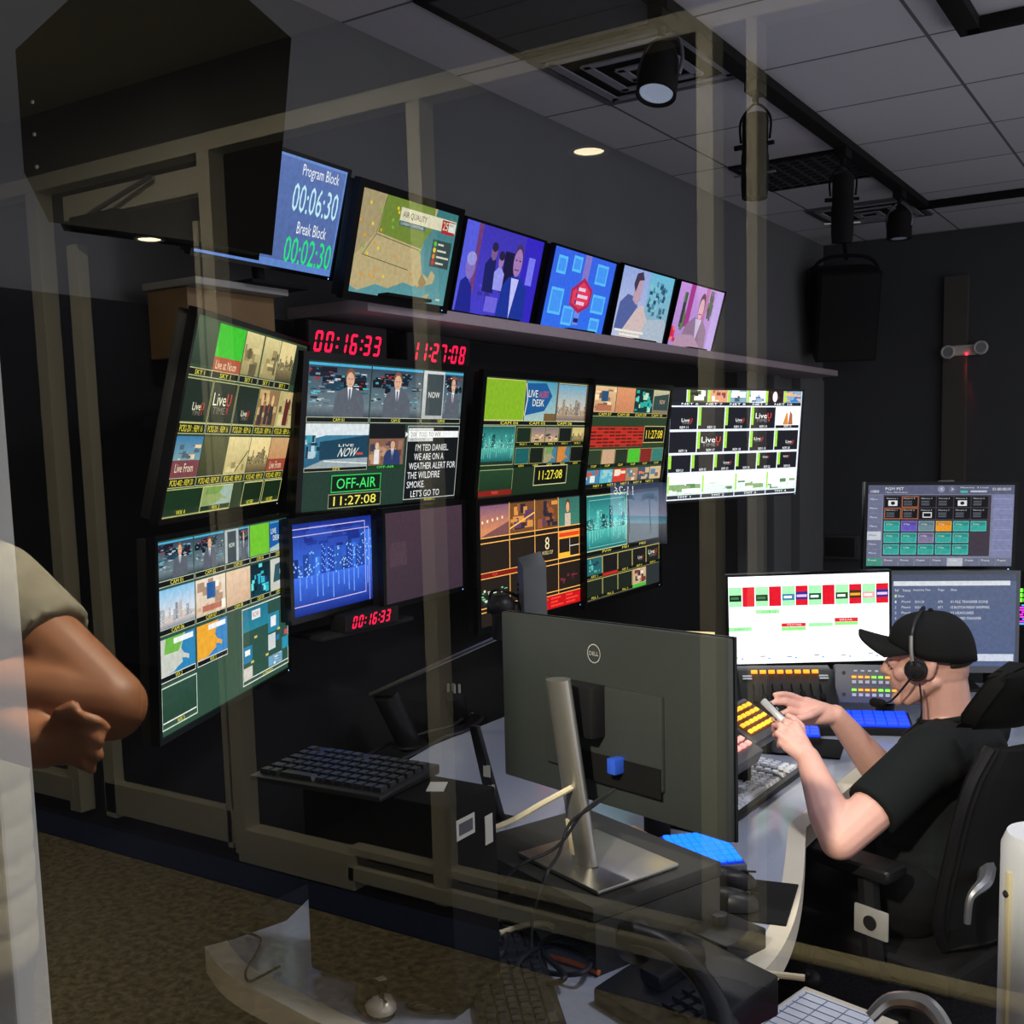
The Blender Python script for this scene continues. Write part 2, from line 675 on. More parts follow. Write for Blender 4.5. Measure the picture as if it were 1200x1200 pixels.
# ------------------------------------------------------------------ the setting
M_WALL = mat('charcoal_paint', (97, 98, 99), 0.75, var=0.06, scale=6, bump=0.1)
M_DARKWALL = mat('dark_paint', (56, 58, 61), 0.7, var=0.08, scale=5, bump=0.1)
M_PANEL = mat('black_panel', (24, 24, 26), 0.8, var=0.1, scale=8, spec=.2)
M_BLACK = mat('black_plastic', (20, 20, 22), 0.42, var=0.15, scale=60, spec=.3)
M_MATTE = mat('matte_black', (10, 10, 11), 0.8, var=0.2, scale=30, spec=.2)
M_GLOSS = mat('gloss_black', (11, 11, 12), 0.22, var=0.1, spec=.2)
M_STEEL = mat('brushed_silver', (176, 174, 168), 0.32, 0.85, var=0.06, scale=120)
M_GREYMETAL = mat('grey_metal', (110, 112, 118), 0.4, 0.6, var=0.08, scale=90)
M_ALU = mat('champagne_aluminium', (184, 180, 158), 0.45, 0.15, var=0.05, scale=20)
M_WHITE = mat('white_paint', (196, 194, 184), 0.5, var=0.04, scale=12)
M_LAMIN = mat('grey_laminate', (150, 157, 174), 0.14, var=0.1, scale=220)
M_EDGE = mat('pale_desk_edge', (206, 198, 178), 0.4, var=0.05, scale=40)
M_CABLE = mat('black_rubber', (20, 20, 21), 0.5, var=0.1)
M_CREAM = mat('cream_rubber', (206, 196, 160), 0.5, var=0.06)


def glass_material():
    m = bpy.data.materials.new('clear_glass')
    m.use_nodes = True
    nt = m.node_tree
    nt.nodes.clear()
    out = nt.nodes.new('ShaderNodeOutputMaterial')
    mix = nt.nodes.new('ShaderNodeMixShader')
    tr = nt.nodes.new('ShaderNodeBsdfTransparent')
    tr.inputs[0].default_value = (0.985, 0.99, 0.985, 1)
    gl = nt.nodes.new('ShaderNodeBsdfGlossy')
    gl.inputs['Roughness'].default_value = 0.0
    fr = nt.nodes.new('ShaderNodeFresnel')
    fr.inputs['IOR'].default_value = 1.52
    mul = nt.nodes.new('ShaderNodeMath')
    mul.operation = 'MULTIPLY'
    mul.inputs[1].default_value = 1.9          # both faces of the pane reflect
    mul.use_clamp = True
    nt.links.new(fr.outputs[0], mul.inputs[0])
    nt.links.new(mul.outputs[0], mix.inputs[0])
    nt.links.new(tr.outputs[0], mix.inputs[1])
    nt.links.new(gl.outputs[0], mix.inputs[2])
    nt.links.new(mix.outputs[0], out.inputs[0])
    return m


M_GLASS = glass_material()


def tile_ceiling():
    m = bpy.data.materials.new('ceiling_tiles')
    m.use_nodes = True
    nt = m.node_tree
    b = nt.nodes['Principled BSDF']
    b.inputs['Roughness'].default_value = 0.9
    tc = nt.nodes.new('ShaderNodeTexCoord')
    mp = nt.nodes.new('ShaderNodeMapping')
    mp.inputs['Location'].default_value = (1.495, -3.925, 0)
    br = nt.nodes.new('ShaderNodeTexBrick')
    br.offset = 0
    br.squash = 1
    br.inputs['Scale'].default_value = 1
    br.inputs['Brick Width'].default_value = 0.61
    br.inputs['Row Height'].default_value = 0.61
    br.inputs['Mortar Size'].default_value = 0.007
    br.inputs['Mortar Smooth'].default_value = 0.2
    br.inputs['Color1'].default_value = srgb(224, 221, 224) + (1,)
    br.inputs['Color2'].default_value = srgb(214, 211, 215) + (1,)
    br.inputs['Mortar'].default_value = srgb(110, 108, 110) + (1,)
    nz = nt.nodes.new('ShaderNodeTexNoise')
    nz.inputs['Scale'].default_value = 180
    mx = nt.nodes.new('ShaderNodeMix')
    mx.data_type = 'RGBA'
    mx.blend_type = 'MULTIPLY'
    mx.inputs[0].default_value = 0.25
    nt.links.new(tc.outputs['Object'], mp.inputs[0])
    nt.links.new(mp.outputs[0], br.inputs['Vector'])
    nt.links.new(tc.outputs['Object'], nz.inputs['Vector'])
    nt.links.new(br.outputs['Color'], mx.inputs[6])
    nt.links.new(nz.outputs['Color'], mx.inputs[7])
    nt.links.new(mx.outputs[2], b.inputs['Base Color'])
    return m


def carpet(name, c0, c1, scale=90):
    m = bpy.data.materials.new(name)
    m.use_nodes = True
    nt = m.node_tree
    b = nt.nodes['Principled BSDF']
    b.inputs['Roughness'].default_value = 0.95
    b.inputs['Specular IOR Level'].default_value = 0.1
    tc = nt.nodes.new('ShaderNodeTexCoord')
    nz = nt.nodes.new('ShaderNodeTexNoise')
    nz.inputs['Scale'].default_value = scale
    nz.inputs['Detail'].default_value = 6
    nz.inputs['Roughness'].default_value = 0.7
    cr = nt.nodes.new('ShaderNodeValToRGB')
    cr.color_ramp.elements[0].position = 0.4
    cr.color_ramp.elements[0].color = srgb(*c0) + (1,)
    cr.color_ramp.elements[1].position = 0.62
    cr.color_ramp.elements[1].color = srgb(*c1) + (1,)
    bp = nt.nodes.new('ShaderNodeBump')
    bp.inputs['Strength'].default_value = 0.5
    bp.inputs['Distance'].default_value = 0.004
    nt.links.new(tc.outputs['Object'], nz.inputs['Vector'])
    nt.links.new(nz.outputs['Fac'], cr.inputs[0])
    nt.links.new(cr.outputs[0], b.inputs['Base Color'])
    nt.links.new(nz.outputs['Fac'], bp.inputs['Height'])
    nt.links.new(bp.outputs['Normal'], b.inputs['Normal'])
    return m


M_CARPET = carpet('dark_carpet', (30, 30, 34), (48, 48, 52))
M_HALL = carpet('hall_carpet', (92, 84, 62), (150, 138, 108), 34)
M_BORDER = carpet('blue_carpet_border', (26, 34, 58), (40, 50, 80), 60)

# control room shell
struct('floor', MB().box((-0.2, 4.05, -0.05), (4.7, 7.2, 0.1)), M_CARPET, smooth=None)
struct('ceiling', MB().box((-0.2, 4.05, CEIL + 0.05), (4.7, 7.2, 0.1)), tile_ceiling(), smooth=None)
struct('wall_left', MB().box((WALL_X - 0.05, 4.05, 1.5), (0.1, 7.2, 3.0)), M_WALL, smooth=None)
struct('wall_back', MB().box((-0.2, WALL_Y + 0.05, 1.5), (4.6, 0.1, 3.0)), M_DARKWALL, smooth=None)

# black lining that carries the monitors and the ledge on top of it
struct('wall_lining', MB().box((-2.355, 3.55, 1.02), (0.08, 4.5, 2.04)), M_PANEL, smooth=None, bevel=0.004)
struct('trim_1', MB().box((-2.235, 4.65, 2.072), (0.32, 4.5, 0.036)), mat('ledge_laminate', (168, 150, 156), 0.5), bevel=0.004)
pl = MB()
for k, (y, w, d) in enumerate([(5.98, .14, .10), (6.25, .10, .05), (6.48, .10, .07), (7.2, .5, .06)]):
    pl.box((WALL_X + d / 2, y, 1.03), (d, w, 2.06))
struct('trim_2', pl, M_WALL, smooth=None, bevel=0.004)

# the pane between corridor and control room with its frame
wf = MB()
wf.box((-0.95, GLASS_Y, 0.06), (5.4, 0.10, 0.12)).box((-0.95, GLASS_Y, 2.97), (5.4, 0.10, 0.06))
wf.box((-3.62, GLASS_Y, 1.5), (0.06, 0.10, 2.9)).box((1.72, GLASS_Y, 1.5), (0.06, 0.10, 2.9))
window = struct('window_1', wf, M_ALU, smooth=None, bevel=0.004)
pane = MB().add([(-3.6, GLASS_Y, 0.11), (1.7, GLASS_Y, 0.11), (1.7, GLASS_Y, 2.95), (-3.6, GLASS_Y, 2.95)], [(0, 1, 2, 3)])
obj('pane', pane, M_GLASS, window, smooth=None, recalc=False)

# white painted jamb standing behind the pane at the left, with a wooden door edge beyond it
sx = atY(62, 1200, 0.567).x
struct('trim_3', MB().box((sx - 0.024, 0.55, 1.5), (0.048, 0.035, 2.98)).box((sx - 0.056, 0.555, 1.5), (0.014, 0.03, 2.98)), mat('jamb_paint', (205, 203, 192), 0.5, var=0.05, scale=9), smooth=None, bevel=0.003)
struct('door_1', MB().box((sx - 0.115, 0.57, 1.48), (0.10, 0.045, 2.9)), mat('oak_veneer', (150, 96, 50), 0.5, var=0.25, scale=7), smooth=None, bevel=0.003)

# corridor behind the camera: its lit frames are what the pane mirrors
HY = 2 * GLASS_Y - 2.9
struct('floor_corridor', MB().box((-1.2, -0.78, -0.05), (7.6, 2.36, 0.1)), M_HALL, smooth=None)
struct('floor_border', MB().box((-1.2, HY + 0.09, 0.003), (7.6, 0.17, 0.006)), M_BORDER, smooth=None)
struct('ceiling_corridor', MB().box((-1.2, -0.83, 3.17), (7.6, 2.5, 0.1)), mat('corridor_ceiling', (150, 146, 122), 0.9, var=0.06, scale=14), smooth=None)
struct('wall_header', MB().box((-1.2, HY - .06, 2.99), (7.6, .06, .26)), mat('header_paint', (58, 57, 50), .8, var=.05), smooth=None)
fr = MB()
FY = HY - 0.04


def post(px0, px1, z0=0.04, z1=2.85, py=250):
    a, b = atY(px0, py, 2.9).x, atY(px1, py, 2.9).x
    fr.box(((a + b) / 2, FY, (z0 + z1) / 2), (abs(b - a), 0.076, z1 - z0))


fr.box((-1.2, FY, 2.825), (7.6, 0.08, 0.065))
fr.box((-3.35 + 0.35, FY, 0.08), (0.62, 0.08, 0.14))
fr.box((-1.895, FY, 0.075), (1.65, 0.08, 0.055)).box((-1.895, FY, 0.16), (1.65, 0.06, 0.03))
struct('trim_5', MB().box((-.05, FY + .075, .205), (2.16, .07, .014)).box((-.05, FY + .045, .18), (2.16, .008, .04)), mat('cream_rail', (226, 214, 166), .5, var=.04), smooth=None)
fr.box((-4.75, FY, 0.14), (0.72, 0.08, 0.11))
for a in ((30, 43), (233, 247), (479, 495), (816, 836), (874, 887)):
    post(*a)
struct('window_2', fr, M_ALU, smooth=None, bevel=0.003)
# the door in that wall: stiles, rails, dark glass and a closer
dx0, dx1 = atY(74, 300, 2.9).x, atY(233, 300, 2.9).x
dr = MB()
dr.box((dx0 + 0.04, FY, 1.3), (0.075, 0.05, 2.5)).box((dx1 - 0.03, FY, 1.3), (0.03, 0.05, 2.5))
dr.box(((dx0 + dx1) / 2, FY, 0.14), (dx1 - dx0, 0.05, 0.14)).box(((dx0 + dx1) / 2, FY, 2.70), (dx1 - dx0, 0.05, 0.10))
door2 = struct('door_2', dr, M_ALU, smooth=None, bevel=0.003)
cl = MB().box((dx0 + 0.28, FY + 0.06, 2.60), (0.30, 0.07, 0.08))
obj('door_closer', cl, M_MATTE, door2, bevel=0.01)
obj('closer_arm', MB().cyl((dx0 + 0.25, FY + 0.08, 2.64), (dx0 + 0.6, FY + 0.05, 2.74), 0.01), M_GREYMETAL, door2)
M_TINT_ = mat('tinted_glass', (10, 11, 12), 0.12, var=0.05)
# room across the corridor
struct('floor_across', MB().box((-3.5, -3.3, -0.05), (12.2, 2.5, 0.1)), M_CARPET, smooth=None)
struct('ceiling_across', MB().box((-3.5, -3.3, 2.90), (12.2, 2.5, 0.1)), mat('dim_ceiling', (70, 68, 62), 0.9), smooth=None)
struct('wall_across', MB().box((-3.5, -4.6, 1.45), (12.2, 0.1, 2.9)).box((-9.6, -3.3, 1.45), (0.1, 2.5, 2.9)), mat('unlit_wall', (40, 41, 42), .8, var=.06, scale=5), smooth=None)
struct('wall_corridor', MB().box((-5.05, -0.8, 1.5), (0.1, 2.4, 3.0)).box((-4.36, GLASS_Y + .02, 1.5), (1.42, 0.08, 3.0)), M_WALL, smooth=None)
M_GLOW = mat('lamp_glow', (255, 240, 200), 0.5, emit=(255, 238, 196), estr=14)
for k, (px, py) in enumerate([(690, 178), (175, 281)]):
    p = mirrored(atZ(px, py, 2.846))
    t = thing('downlight', ['round recessed downlight mirrored in the pane above the middle monitors', 'round recessed downlight mirrored in the pane inside the dark doorway at the left'][k], 'downlight', (p.x, p.y, 2.85), 'downlights mirrored in the pane')
    obj('trim_ring', MB().lathe([(0.062, -0.004), (0.085, -0.006), (0.085, 0.001), (0.062, 0.001)], ring=True), M_WHITE, t)
    obj('lens', MB().lathe([(0.0, -0.001), (0.062, -0.001), (0.062, 0.0), (0.0, 0.0)]), M_GLOW, t)

# tablet on the corridor frame whose lit picture shows mirrored in the pane
p = mirrored(atY(748, 601, 2.85))
t = thing('wall_tablet', 'lit palm beach lock screen mirrored in the pane over the lower wall monitor', 'screen', yaw_frame(p, PI / 2))
obj('casing', MB().box((0, 0.014, 0), (0.20, 0.02, 0.20)), M_BLACK, t, bevel=0.004)
obj('bracket', MB().box((0, 0.045, 0), (0.05, 0.06, 0.05)), M_BLACK, t, bevel=0.004)
c = Canvas(0.185, 0.18, 100, 100)
c.grad(0, 0, 100, 55, (40, 62, 96), (150, 150, 170))
c.grad(0, 55, 100, 12, (60, 120, 150), (120, 160, 170))
c.grad(0, 67, 100, 33, (110, 112, 118), (50, 52, 60))
for x, s in ((28, 1), (66, .8)):
    c.poly([(x - 1, 84), (x + 1.2, 84), (x + 2.6, 25), (x + 1.2, 25)], (10, 16, 20))
    for a in range(11):
        an = -.35 + (PI + .7) * a / 10
        c.line((x + 2, 25), (x + 2 + 12 * s * math.cos(an), 25 - 8 * s * math.sin(an)), 1.5, (8, 18, 20))
        c.line((x + 2 + 12 * s * math.cos(an), 25 - 8 * s * math.sin(an)), (x + 2 + 14 * s * math.cos(an), 29 - 7 * s * math.sin(an)), 1.1, (8, 18, 20))
c.text('11:26', 58, 6, 36, 14, (235, 238, 245))
c.finish('screen', 9.0, t)

# lighting track on the ceiling
tr = MB()
tr.box((-1.495, 4.86, CEIL - 0.020), (0.07, 3.5, 0.036)).box((-0.1, 6.6, CEIL - 0.020), (2.86, 0.06, 0.036))
t = tag(obj('light_track', tr, M_MATTE, bevel=0.003), 'long black lighting track along the ceiling carrying four lamps', 'track')
tr = MB()
tr.box((-0.74, 3.60, CEIL - 0.020), (0.07, 0.6, 0.036)).box((-0.1, 3.87, CEIL - 0.020), (1.3, 0.06, 0.036))
t = tag(obj('light_track', tr, M_MATTE, bevel=0.003), 'short black lighting track with a corner joint at the top right', 'track')


def spot(x, y, kind, label, tilt=0.0, rz=0.0):
    t = thing('track_spotlight', label, 'spotlight', (x, y, CEIL - 0.036), 'spotlights on the ceiling track')
    obj('adapter', MB().box((0, 0, -0.02), (0.05, 0.10, 0.04)).cyl((0, 0, -0.04), (0, 0, -0.07), 0.012), M_MATTE, t, bevel=0.003)
    L = Matrix.Translation((0, 0, -0.125)) @ Matrix.Rotation(rz, 4, 'Z') @ Matrix.Rotation(tilt, 4, 'X') @ Matrix.Scale(.8 if kind != 'small' else 1.05, 4)
    if kind == 'bell':
        yk = MB().tube([(-0.085, 0, -0.10), (-0.09, 0, -0.03), (-0.06, 0, 0.06), (0, 0, 0.075), (0.06, 0, 0.06), (0.09, 0, -0.03), (0.085, 0, -0.10)], 0.008, M=L)
        obj('yoke', yk, M_GREYMETAL, t)
        obj('can', MB().lathe([(0.02, 0.04), (0.05, 0.03), (0.068, -0.02), (0.076, -0.10), (0.078, -0.17), (0.070, -0.17), (0.066, -0.155), (0.0, -0.155)], n=28, M=L), M_MATTE, t)
        ln = MB().lathe([(0.0, -0.16), (0.064, -0.16), (0.064, -0.157), (0.0, -0.157)], M=L)
        for k in range(24):
            a = 2 * PI * k / 24
            ln.ball((0.052 * math.cos(a), 0.052 * math.sin(a), -0.161), 0.0045, 6, M=L)
        obj('lens', ln, mat('frosted_lens', (168, 172, 180), 0.3, emit=(150, 165, 190), estr=0.45), t)
    elif kind == 'small':
        yk = MB().tube([(-0.06, 0, -0.06), (-0.06, 0, 0.0), (0, 0, 0.06), (0.06, 0, 0.0), (0.06, 0, -0.06)], 0.006, M=L)
        obj('yoke', yk, M_GREYMETAL, t)
        obj('can', MB().lathe([(0.02, 0.03), (0.05, 0.01), (0.062, -0.06), (0.062, -0.12), (0.055, -0.12), (0.0, -0.11)], M=L), M_MATTE, t)
        obj('lens', MB().lathe([(0.0, -0.117), (0.05, -0.117), (0.05, -0.114), (0.0, -0.114)], M=L), mat('frosted_lens_dim', (150, 152, 158), 0.3, emit=(150, 160, 180), estr=0.12), t)
    else:
        yk = MB().tube([(-0.07, 0, -0.10), (-0.07, 0, 0.0), (0, 0, 0.065), (0.07, 0, 0.0), (0.07, 0, -0.10)], 0.006, M=L)
        yk.cyl((-0.10, 0, -0.12), (-0.055, 0, -0.12), 0.012, M=L).cyl((0.055, 0, -0.12), (0.09, 0, -0.12), 0.010, M=L)
        obj('yoke', yk, M_MATTE, t)
        cn = MB().lathe([(0.02, 0.02), (0.055, 0.015), (0.06, 0.0), (0.06, -0.16), (0.063, -0.165), (0.063, -0.30), (0.058, -0.36), (0.05, -0.36), (0.048, -0.34), (0.0, -0.34)], n=28, M=L)
        obj('can', cn, M_MATTE, t)
        sh = MB().box((0, 0, -0.25), (0.20, 0.012, 0.008), M=L)
        obj('shutter_blades', sh, M_STEEL, t)
    return t


spot(-1.495, 3.14, 'bell', 'wide black bell spotlight with a round pale lens nearest the top of the picture', R(-20))
spot(-1.495, 3.93, 'tube', 'long black tube spotlight with silver shutter blades crossing a pale stripe', R(-2))
spot(-1.495, 5.03, 'tube', 'black tube spotlight hanging in front of the dark ceiling grille', R(6), 0.4)
spot(-1.495, 6.05, 'small', 'small black spotlight last on the track before the dark wall', R(0))


def grille(name, x, y, w, d, label, kind):
    t = thing(name, label, 'vent', (x, y, CEIL), 'ceiling vents')
    obj('vent_frame', MB().box((0, d / 2 - .015, -.006), (w, .03, .012)).box((0, -d / 2 + .015, -.006), (w, .03, .012)).box((w / 2 - .015, 0, -.006), (.03, d - .06, .012)).box((-w / 2 + .015, 0, -.006), (.03, d - .06, .012)), M_GREYMETAL if kind == 'slots' else M_MATTE, t)
    obj('vent_back', MB().box((0, 0, -.002), (w - .06, d - .06, .003)), M_MATTE, t)
    s = MB()
    if kind == 'slots':
        for k in range(4):
            m = .09 * k
            for sx, sy, lx, ly in ((0, 1, w - .1 - 2 * m, .035), (0, -1, w - .1 - 2 * m, .035), (1, 0, .035, d - .1 - 2 * m), (-1, 0, .035, d - .1 - 2 * m)):
                if lx > 0.02 and ly > 0.02:
                    s.box((sx * (w / 2 - .06 - m), sy * (d / 2 - .06 - m), -.012 - .004 * k), (lx, ly, .006))
        obj('louvre', s, mat('vent_paint', (150, 148, 156), 0.6), t)
    elif kind == 'plain':
        for k in (-1, 1):
            s.box((0, d * .17 * k, -.006), (w - .06, .008, .006))
        s.box((0, 0, -.004), (w - .06, d - .06, .004))
        obj('panel', s, mat('dark_tile', (74, 74, 76), .85), t)
    else:
        n = 9
        for k in range(1, n):
            s.box((-w / 2 + w * k / n, 0, -.008), (.012, d - .06, .008)).box((0, -d / 2 + d * k / n, -.008), (w - .06, .012, .008))
        obj('lattice', s, mat('grille_paint', (58, 58, 62), 0.6), t)
    return t


grille('ceiling_vent', -1.80, 3.62, 0.60, 0.60, 'square four way ceiling vent behind the bell spotlight', 'slots')
grille('ceiling_vent', -1.80, 2.99, 0.60, 0.60, 'dark return grille tile at the top centre of the ceiling', 'plain')
grille('ceiling_vent', -1.80, 5.45, 0.60, 0.60, 'dark lattice ceiling grille behind the second tube spotlight', 'lattice')
grille('ceiling_vent', -1.82, 6.66, 0.60, 0.60, 'ceiling vent beside the small spotlight by the far wall', 'slots')

# pale conduit cover running up the far wall
a, b = atY(1104, 500, WALL_Y - .03).x, atY(1132, 500, WALL_Y - .03).x
struct('trim_4', MB().box(((a + b) / 2, WALL_Y - .025, 1.35), (b - a, .05, 2.7)), mat('conduit_cover', (70, 65, 57), .6, var=.06, scale=6), smooth=None, bevel=.003)

# front light added below the bell spotlight to brighten the operator's face
sl = bpy.data.lights.new('operator_fill', 'SPOT')
sl.energy = 32
sl.color = (0.95, 0.95, 1.0)
sl.spot_size = R(62)
sl.spot_blend = .7
sl.shadow_soft_size = .06
so = bpy.data.objects.new('operator_fill', sl)
so.location = (-1.495, 3.10, 2.66)
so.rotation_euler = (Vector((-.75, 2.65, .95)) - so.location).to_track_quat('-Z', 'Y').to_euler()
COL.objects.link(so)

# emergency light on the far wall
p = atY(1133, 411, WALL_Y)
t = thing('emergency_light', 'white twin head emergency light glowing red on the dark far wall', 'emergency light', Matrix.Translation(p) @ Matrix.Scale(.68, 4))
obj('housing', MB().box((0, -.08, 0), (.26, .06, .10)).box((0, -.025, 0), (.1, .05, .08)), M_WHITE, t, bevel=0.02, seg=3)
for s in (-1, 1):
    L = Matrix.Translation((s * .15, -.11, .012 * s)) @ Matrix.Rotation(R(90), 4, 'X')
    lh = obj('lamp_head', MB().lathe([(0.0, -.02), (.06, -.02), (.068, .02), (.06, .045), (.05, .045), (.045, .03), (0, .03)], M=L), M_WHITE, t)
    obj('reflector', MB().lathe([(0, .031), (.043, .031), (.043, .034), (0, .034)], M=L), M_STEEL, lh)
obj('indicator', MB().ball((.02, -.113, -.04), .012, 10), mat('red_indicator', (255, 30, 40), 0.4, emit=(255, 20, 40), estr=14), t)
dl = bpy.data.lights.new('indicator_lamp', 'SPOT')
dl.energy = 2.5
dl.color = (1, 0.03, 0.06)
dl.spot_size = R(26)
dl.spot_blend = 1
dl.shadow_soft_size = 0.01
lo = bpy.data.objects.new('indicator_lamp', dl)
lo.location = (p.x + .014, p.y - .066, p.z - .045)
lo.rotation_euler = (R(12), 0, 0)
COL.objects.link(lo)

# small boxes on the far wall
for k, (px, py, w, h, lab) in enumerate([(988, 640, .26, .17, 'dark grey junction box on the far wall beside the touch screen'), (966, 642, .05, .14, 'narrow grey switch plate on the far wall left of the junction box')]):
    q = atY(px, py, WALL_Y)
    t = thing('junction_box', lab, 'box', (q.x, q.y, q.z))
    obj('box_body', MB().box((0, -.04, 0), (w, .08, h)), M_DARKWALL, t, bevel=.006)
    obj('cover_plate', MB().box((0, -.083, 0), (w * .8, .006, h * .8)), M_GREYMETAL if k else M_PANEL, t, bevel=.002)

# loudspeakers hung from the ceiling
def hung_speaker(label, M, w, d, h, rod, rodtop):
    t = thing('hung_loudspeaker', label, 'loudspeaker', M, 'loudspeakers hung in the control room')
    obj('cabinet', MB().add([(-w * .5, -d / 2, h / 2), (w * .5, -d / 2, h / 2), (w * .5, d / 2, h / 2), (-w * .5, d / 2, h / 2), (-w * .5, -d / 2, -h / 2), (w * .5, -d / 2, -h / 2), (w * .4, d / 2, -h / 2), (-w * .4, d / 2, -h / 2)],
        [(0, 1, 2, 3), (7, 6, 5, 4), (0, 4, 5, 1), (1, 5, 6, 2), (2, 6, 7, 3), (3, 7, 4, 0)]), M_MATTE, t, bevel=0.012)
    gp = obj('front_grille', MB().box((0, -d / 2 - .006, 0), (w * .92, .012, h * .94)), mat('speaker_cloth', (12, 12, 13), 0.95, var=.3, scale=400, bump=.4), t, bevel=.004)
    yk = MB().tube([(-w * .54, 0, 0), (-w * .54, 0, h * .45), (-w * .3, 0, h * .62), (w * .3, 0, h * .62), (w * .54, 0, h * .45), (w * .54, 0, 0)], .012)
    obj('yoke', yk, M_MATTE, t)
    obj('hanging_rod', MB().cyl((0, 0, h * .6), M.inverted() @ Vector(rodtop), .014), M_MATTE, t)
    return t


hung_speaker('black loudspeaker hung in the far corner above the wall monitors', yaw_frame((-2.16, 7.28, 2.49), R(-62), R(16)), 0.40, 0.36, 0.58, 1, (-2.16, 7.28, 3.0))
# ------------------------------------------------------------------ monitors on the wall
GREY, YEL, WH = (190, 196, 170), (235, 225, 80), (235, 238, 228)


def lcd(name, label, cat, group, p, kind, asp=9 / 16, edge=.022, depth=.055, k=1.0):
    """Panel with bezel, lit screen, wall arm or foot and a power light; p = centre, yaw, tilt, roll, width of the lit area."""
    cx, cy, cz, yaw, tilt, roll, w = p
    cx, cy, cz, w = cx * k, cy * k, CAM_H + (cz - CAM_H) * k, w * k     # the same sight, a little nearer the room
    h = w * asp
    M = yaw_frame((cx, cy, cz), R(yaw), R(tilt), R(roll))
    t = thing(name, label, cat, M, group)
    b = MB()
    b.box((0, .004, h / 2 + edge / 2), (w + 2 * edge, .02, edge)).box((0, .004, -h / 2 - edge / 2), (w + 2 * edge, .02, edge))
    b.box((w / 2 + edge / 2, .004, 0), (edge, .02, h)).box((-w / 2 - edge / 2, .004, 0), (edge, .02, h))
    obj('bezel', b, M_GLOSS, t, smooth=None)
    s = MB().box((0, .008 + depth * .3, 0), ((w + 2 * edge) * .97, depth * .6, (h + 2 * edge) * .97)).box((0, depth, -h * .05), (w * .6, depth * .9, h * .6))
    obj('back_shell', s, M_BLACK, t, bevel=.004)
    if kind == 'wall':
        inv = M.inverted()
        wp = inv @ Vector((-2.316, cy, cz))
        obj('wall_arm', MB().box((0, depth * 1.45, 0), (.2, .02, .2)).cyl((0, depth * 1.4, 0), wp, .025), M_MATTE, t)
    else:
        inv = M.inverted()
        f0 = inv @ Vector((cx - .07, cy, 2.094))
        obj('stand', MB().cyl((0, depth * 1.1, -h * .25), f0, .016).box((0, 0, 0), (.2, .14, .008), M=inv @ Matrix.Translation((cx - .06, cy, 2.094)) @ Matrix.Rotation(R(90), 4, 'Z')), M_MATTE, t)
    obj('power_light', MB().ball((w / 2 - .01, -.004, -h / 2 - edge * .6), .003, 8), mat('blue_led', (120, 180, 255), .4, emit=(120, 180, 255), estr=3), t)
    return t, w, h


WALLG = 'monitors on the black wall lining'
# upper left: multiview of remote feeds, seen at an angle
t, w, h = lcd('wall_monitor', 'upper leftmost wall monitor turned inward with rows of tan remote feeds', 'monitor', WALLG, (-2.1, 1.933, 1.739, 27.6, 14.4, 0, .805), 'wall', k=.94, edge=.012)
c = Canvas(w, h, gain=(1.02, 1, .72))
c.grad(0, 0, 160, 90, (52, 76, 62), (28, 50, 34))
TAN = [(190, 176, 140), (150, 134, 100), (120, 108, 84), (210, 198, 160), (96, 86, 70)]
c.grad(1, 1, 27, 20, (60, 82, 74), (40, 56, 50))
c.rect(28, 1, 34, 15, (58, 190, 50)); c.rect(28, 16, 34, 7, (168, 84, 66)); c.text('Live at Noon', 31, 17.5, 26, 4, (235, 215, 200))
for k, x in enumerate((63, 90, 116)):
    c.grad(x, 1, 25, 21, (215, 202, 165), (150, 138, 104)); c.blobs(x, 6, 25, 16, TAN, 12, 20 + k, .08, .4)
c.skyline(116, 1, 25, 21, ((222, 206, 170), (222, 200, 160)), ((70, 64, 56), (130, 116, 92)), (230, 220, 180), 7, False, .7)
c.rect(142, 1, 18, 22, (36, 44, 42))
for x, ww in ((1, 27), (28, 34), (63, 26), (90, 25), (116, 25)):
    c.label(x, 22.5, ww, 3.6, 'SKY 1', YEL, edge=GREY)
for k in range(5):
    x = 1 + 31.8 * k
    c.rect(x, 27, 31, 20, (24, 38, 34)); c.border(x, 27, 31, 20, .5, (170, 170, 130))
    c.label(x, 47, 31, 5, 'PCR2-201 : REM 16', YEL, edge=GREY, tw=.82)
c.live(1, 27, 31, 20, .42, .6, .62); c.live(32.8, 27, 31, 20, .72, .45, .42); c.live(64.6, 27, 31, 20, .36, .5, .7)
c.rect(96.4, 27, 31, 20, (140, 112, 84)); c.blobs(96.4, 27, 31, 20, [(80, 56, 46), (190, 160, 120), (60, 50, 50), (150, 70, 50)], 14, 5, .1, .35)
for dx in (6, 14, 22):
    c.disc(96.4 + dx, 33, 2, 3, (220, 180, 150)); c.rect(94.4 + dx, 36, 5, 10, (52, 48, 56))
c.rect(128.2, 27, 31, 20, (180, 164, 130)); c.blobs(128.2, 27, 31, 20, TAN, 10, 9, .1, .4); c.rect(140, 31, 8, 15, (90, 40, 44)); c.disc(144, 30, 2, 3, (210, 170, 140))
for k in range(5):
    x = 1 + 31.8 * k
    c.label(x, 72, 31, 4.6, 'PCR2-402 : REM 20', YEL, edge=GREY, tw=.82)
c.grad(1, 53, 31, 12, (60, 120, 190), (120, 160, 190)); c.blobs(1, 56, 31, 8, [(200, 140, 120), (230, 200, 180), (80, 100, 130)], 12, 3); c.rect(1, 64, 31, 8, (120, 66, 84)); c.text('Live From', 6, 65.5, 20, 4, (235, 220, 220))
c.grad(32.8, 53, 31, 19, (84, 84, 62), (60, 64, 48))
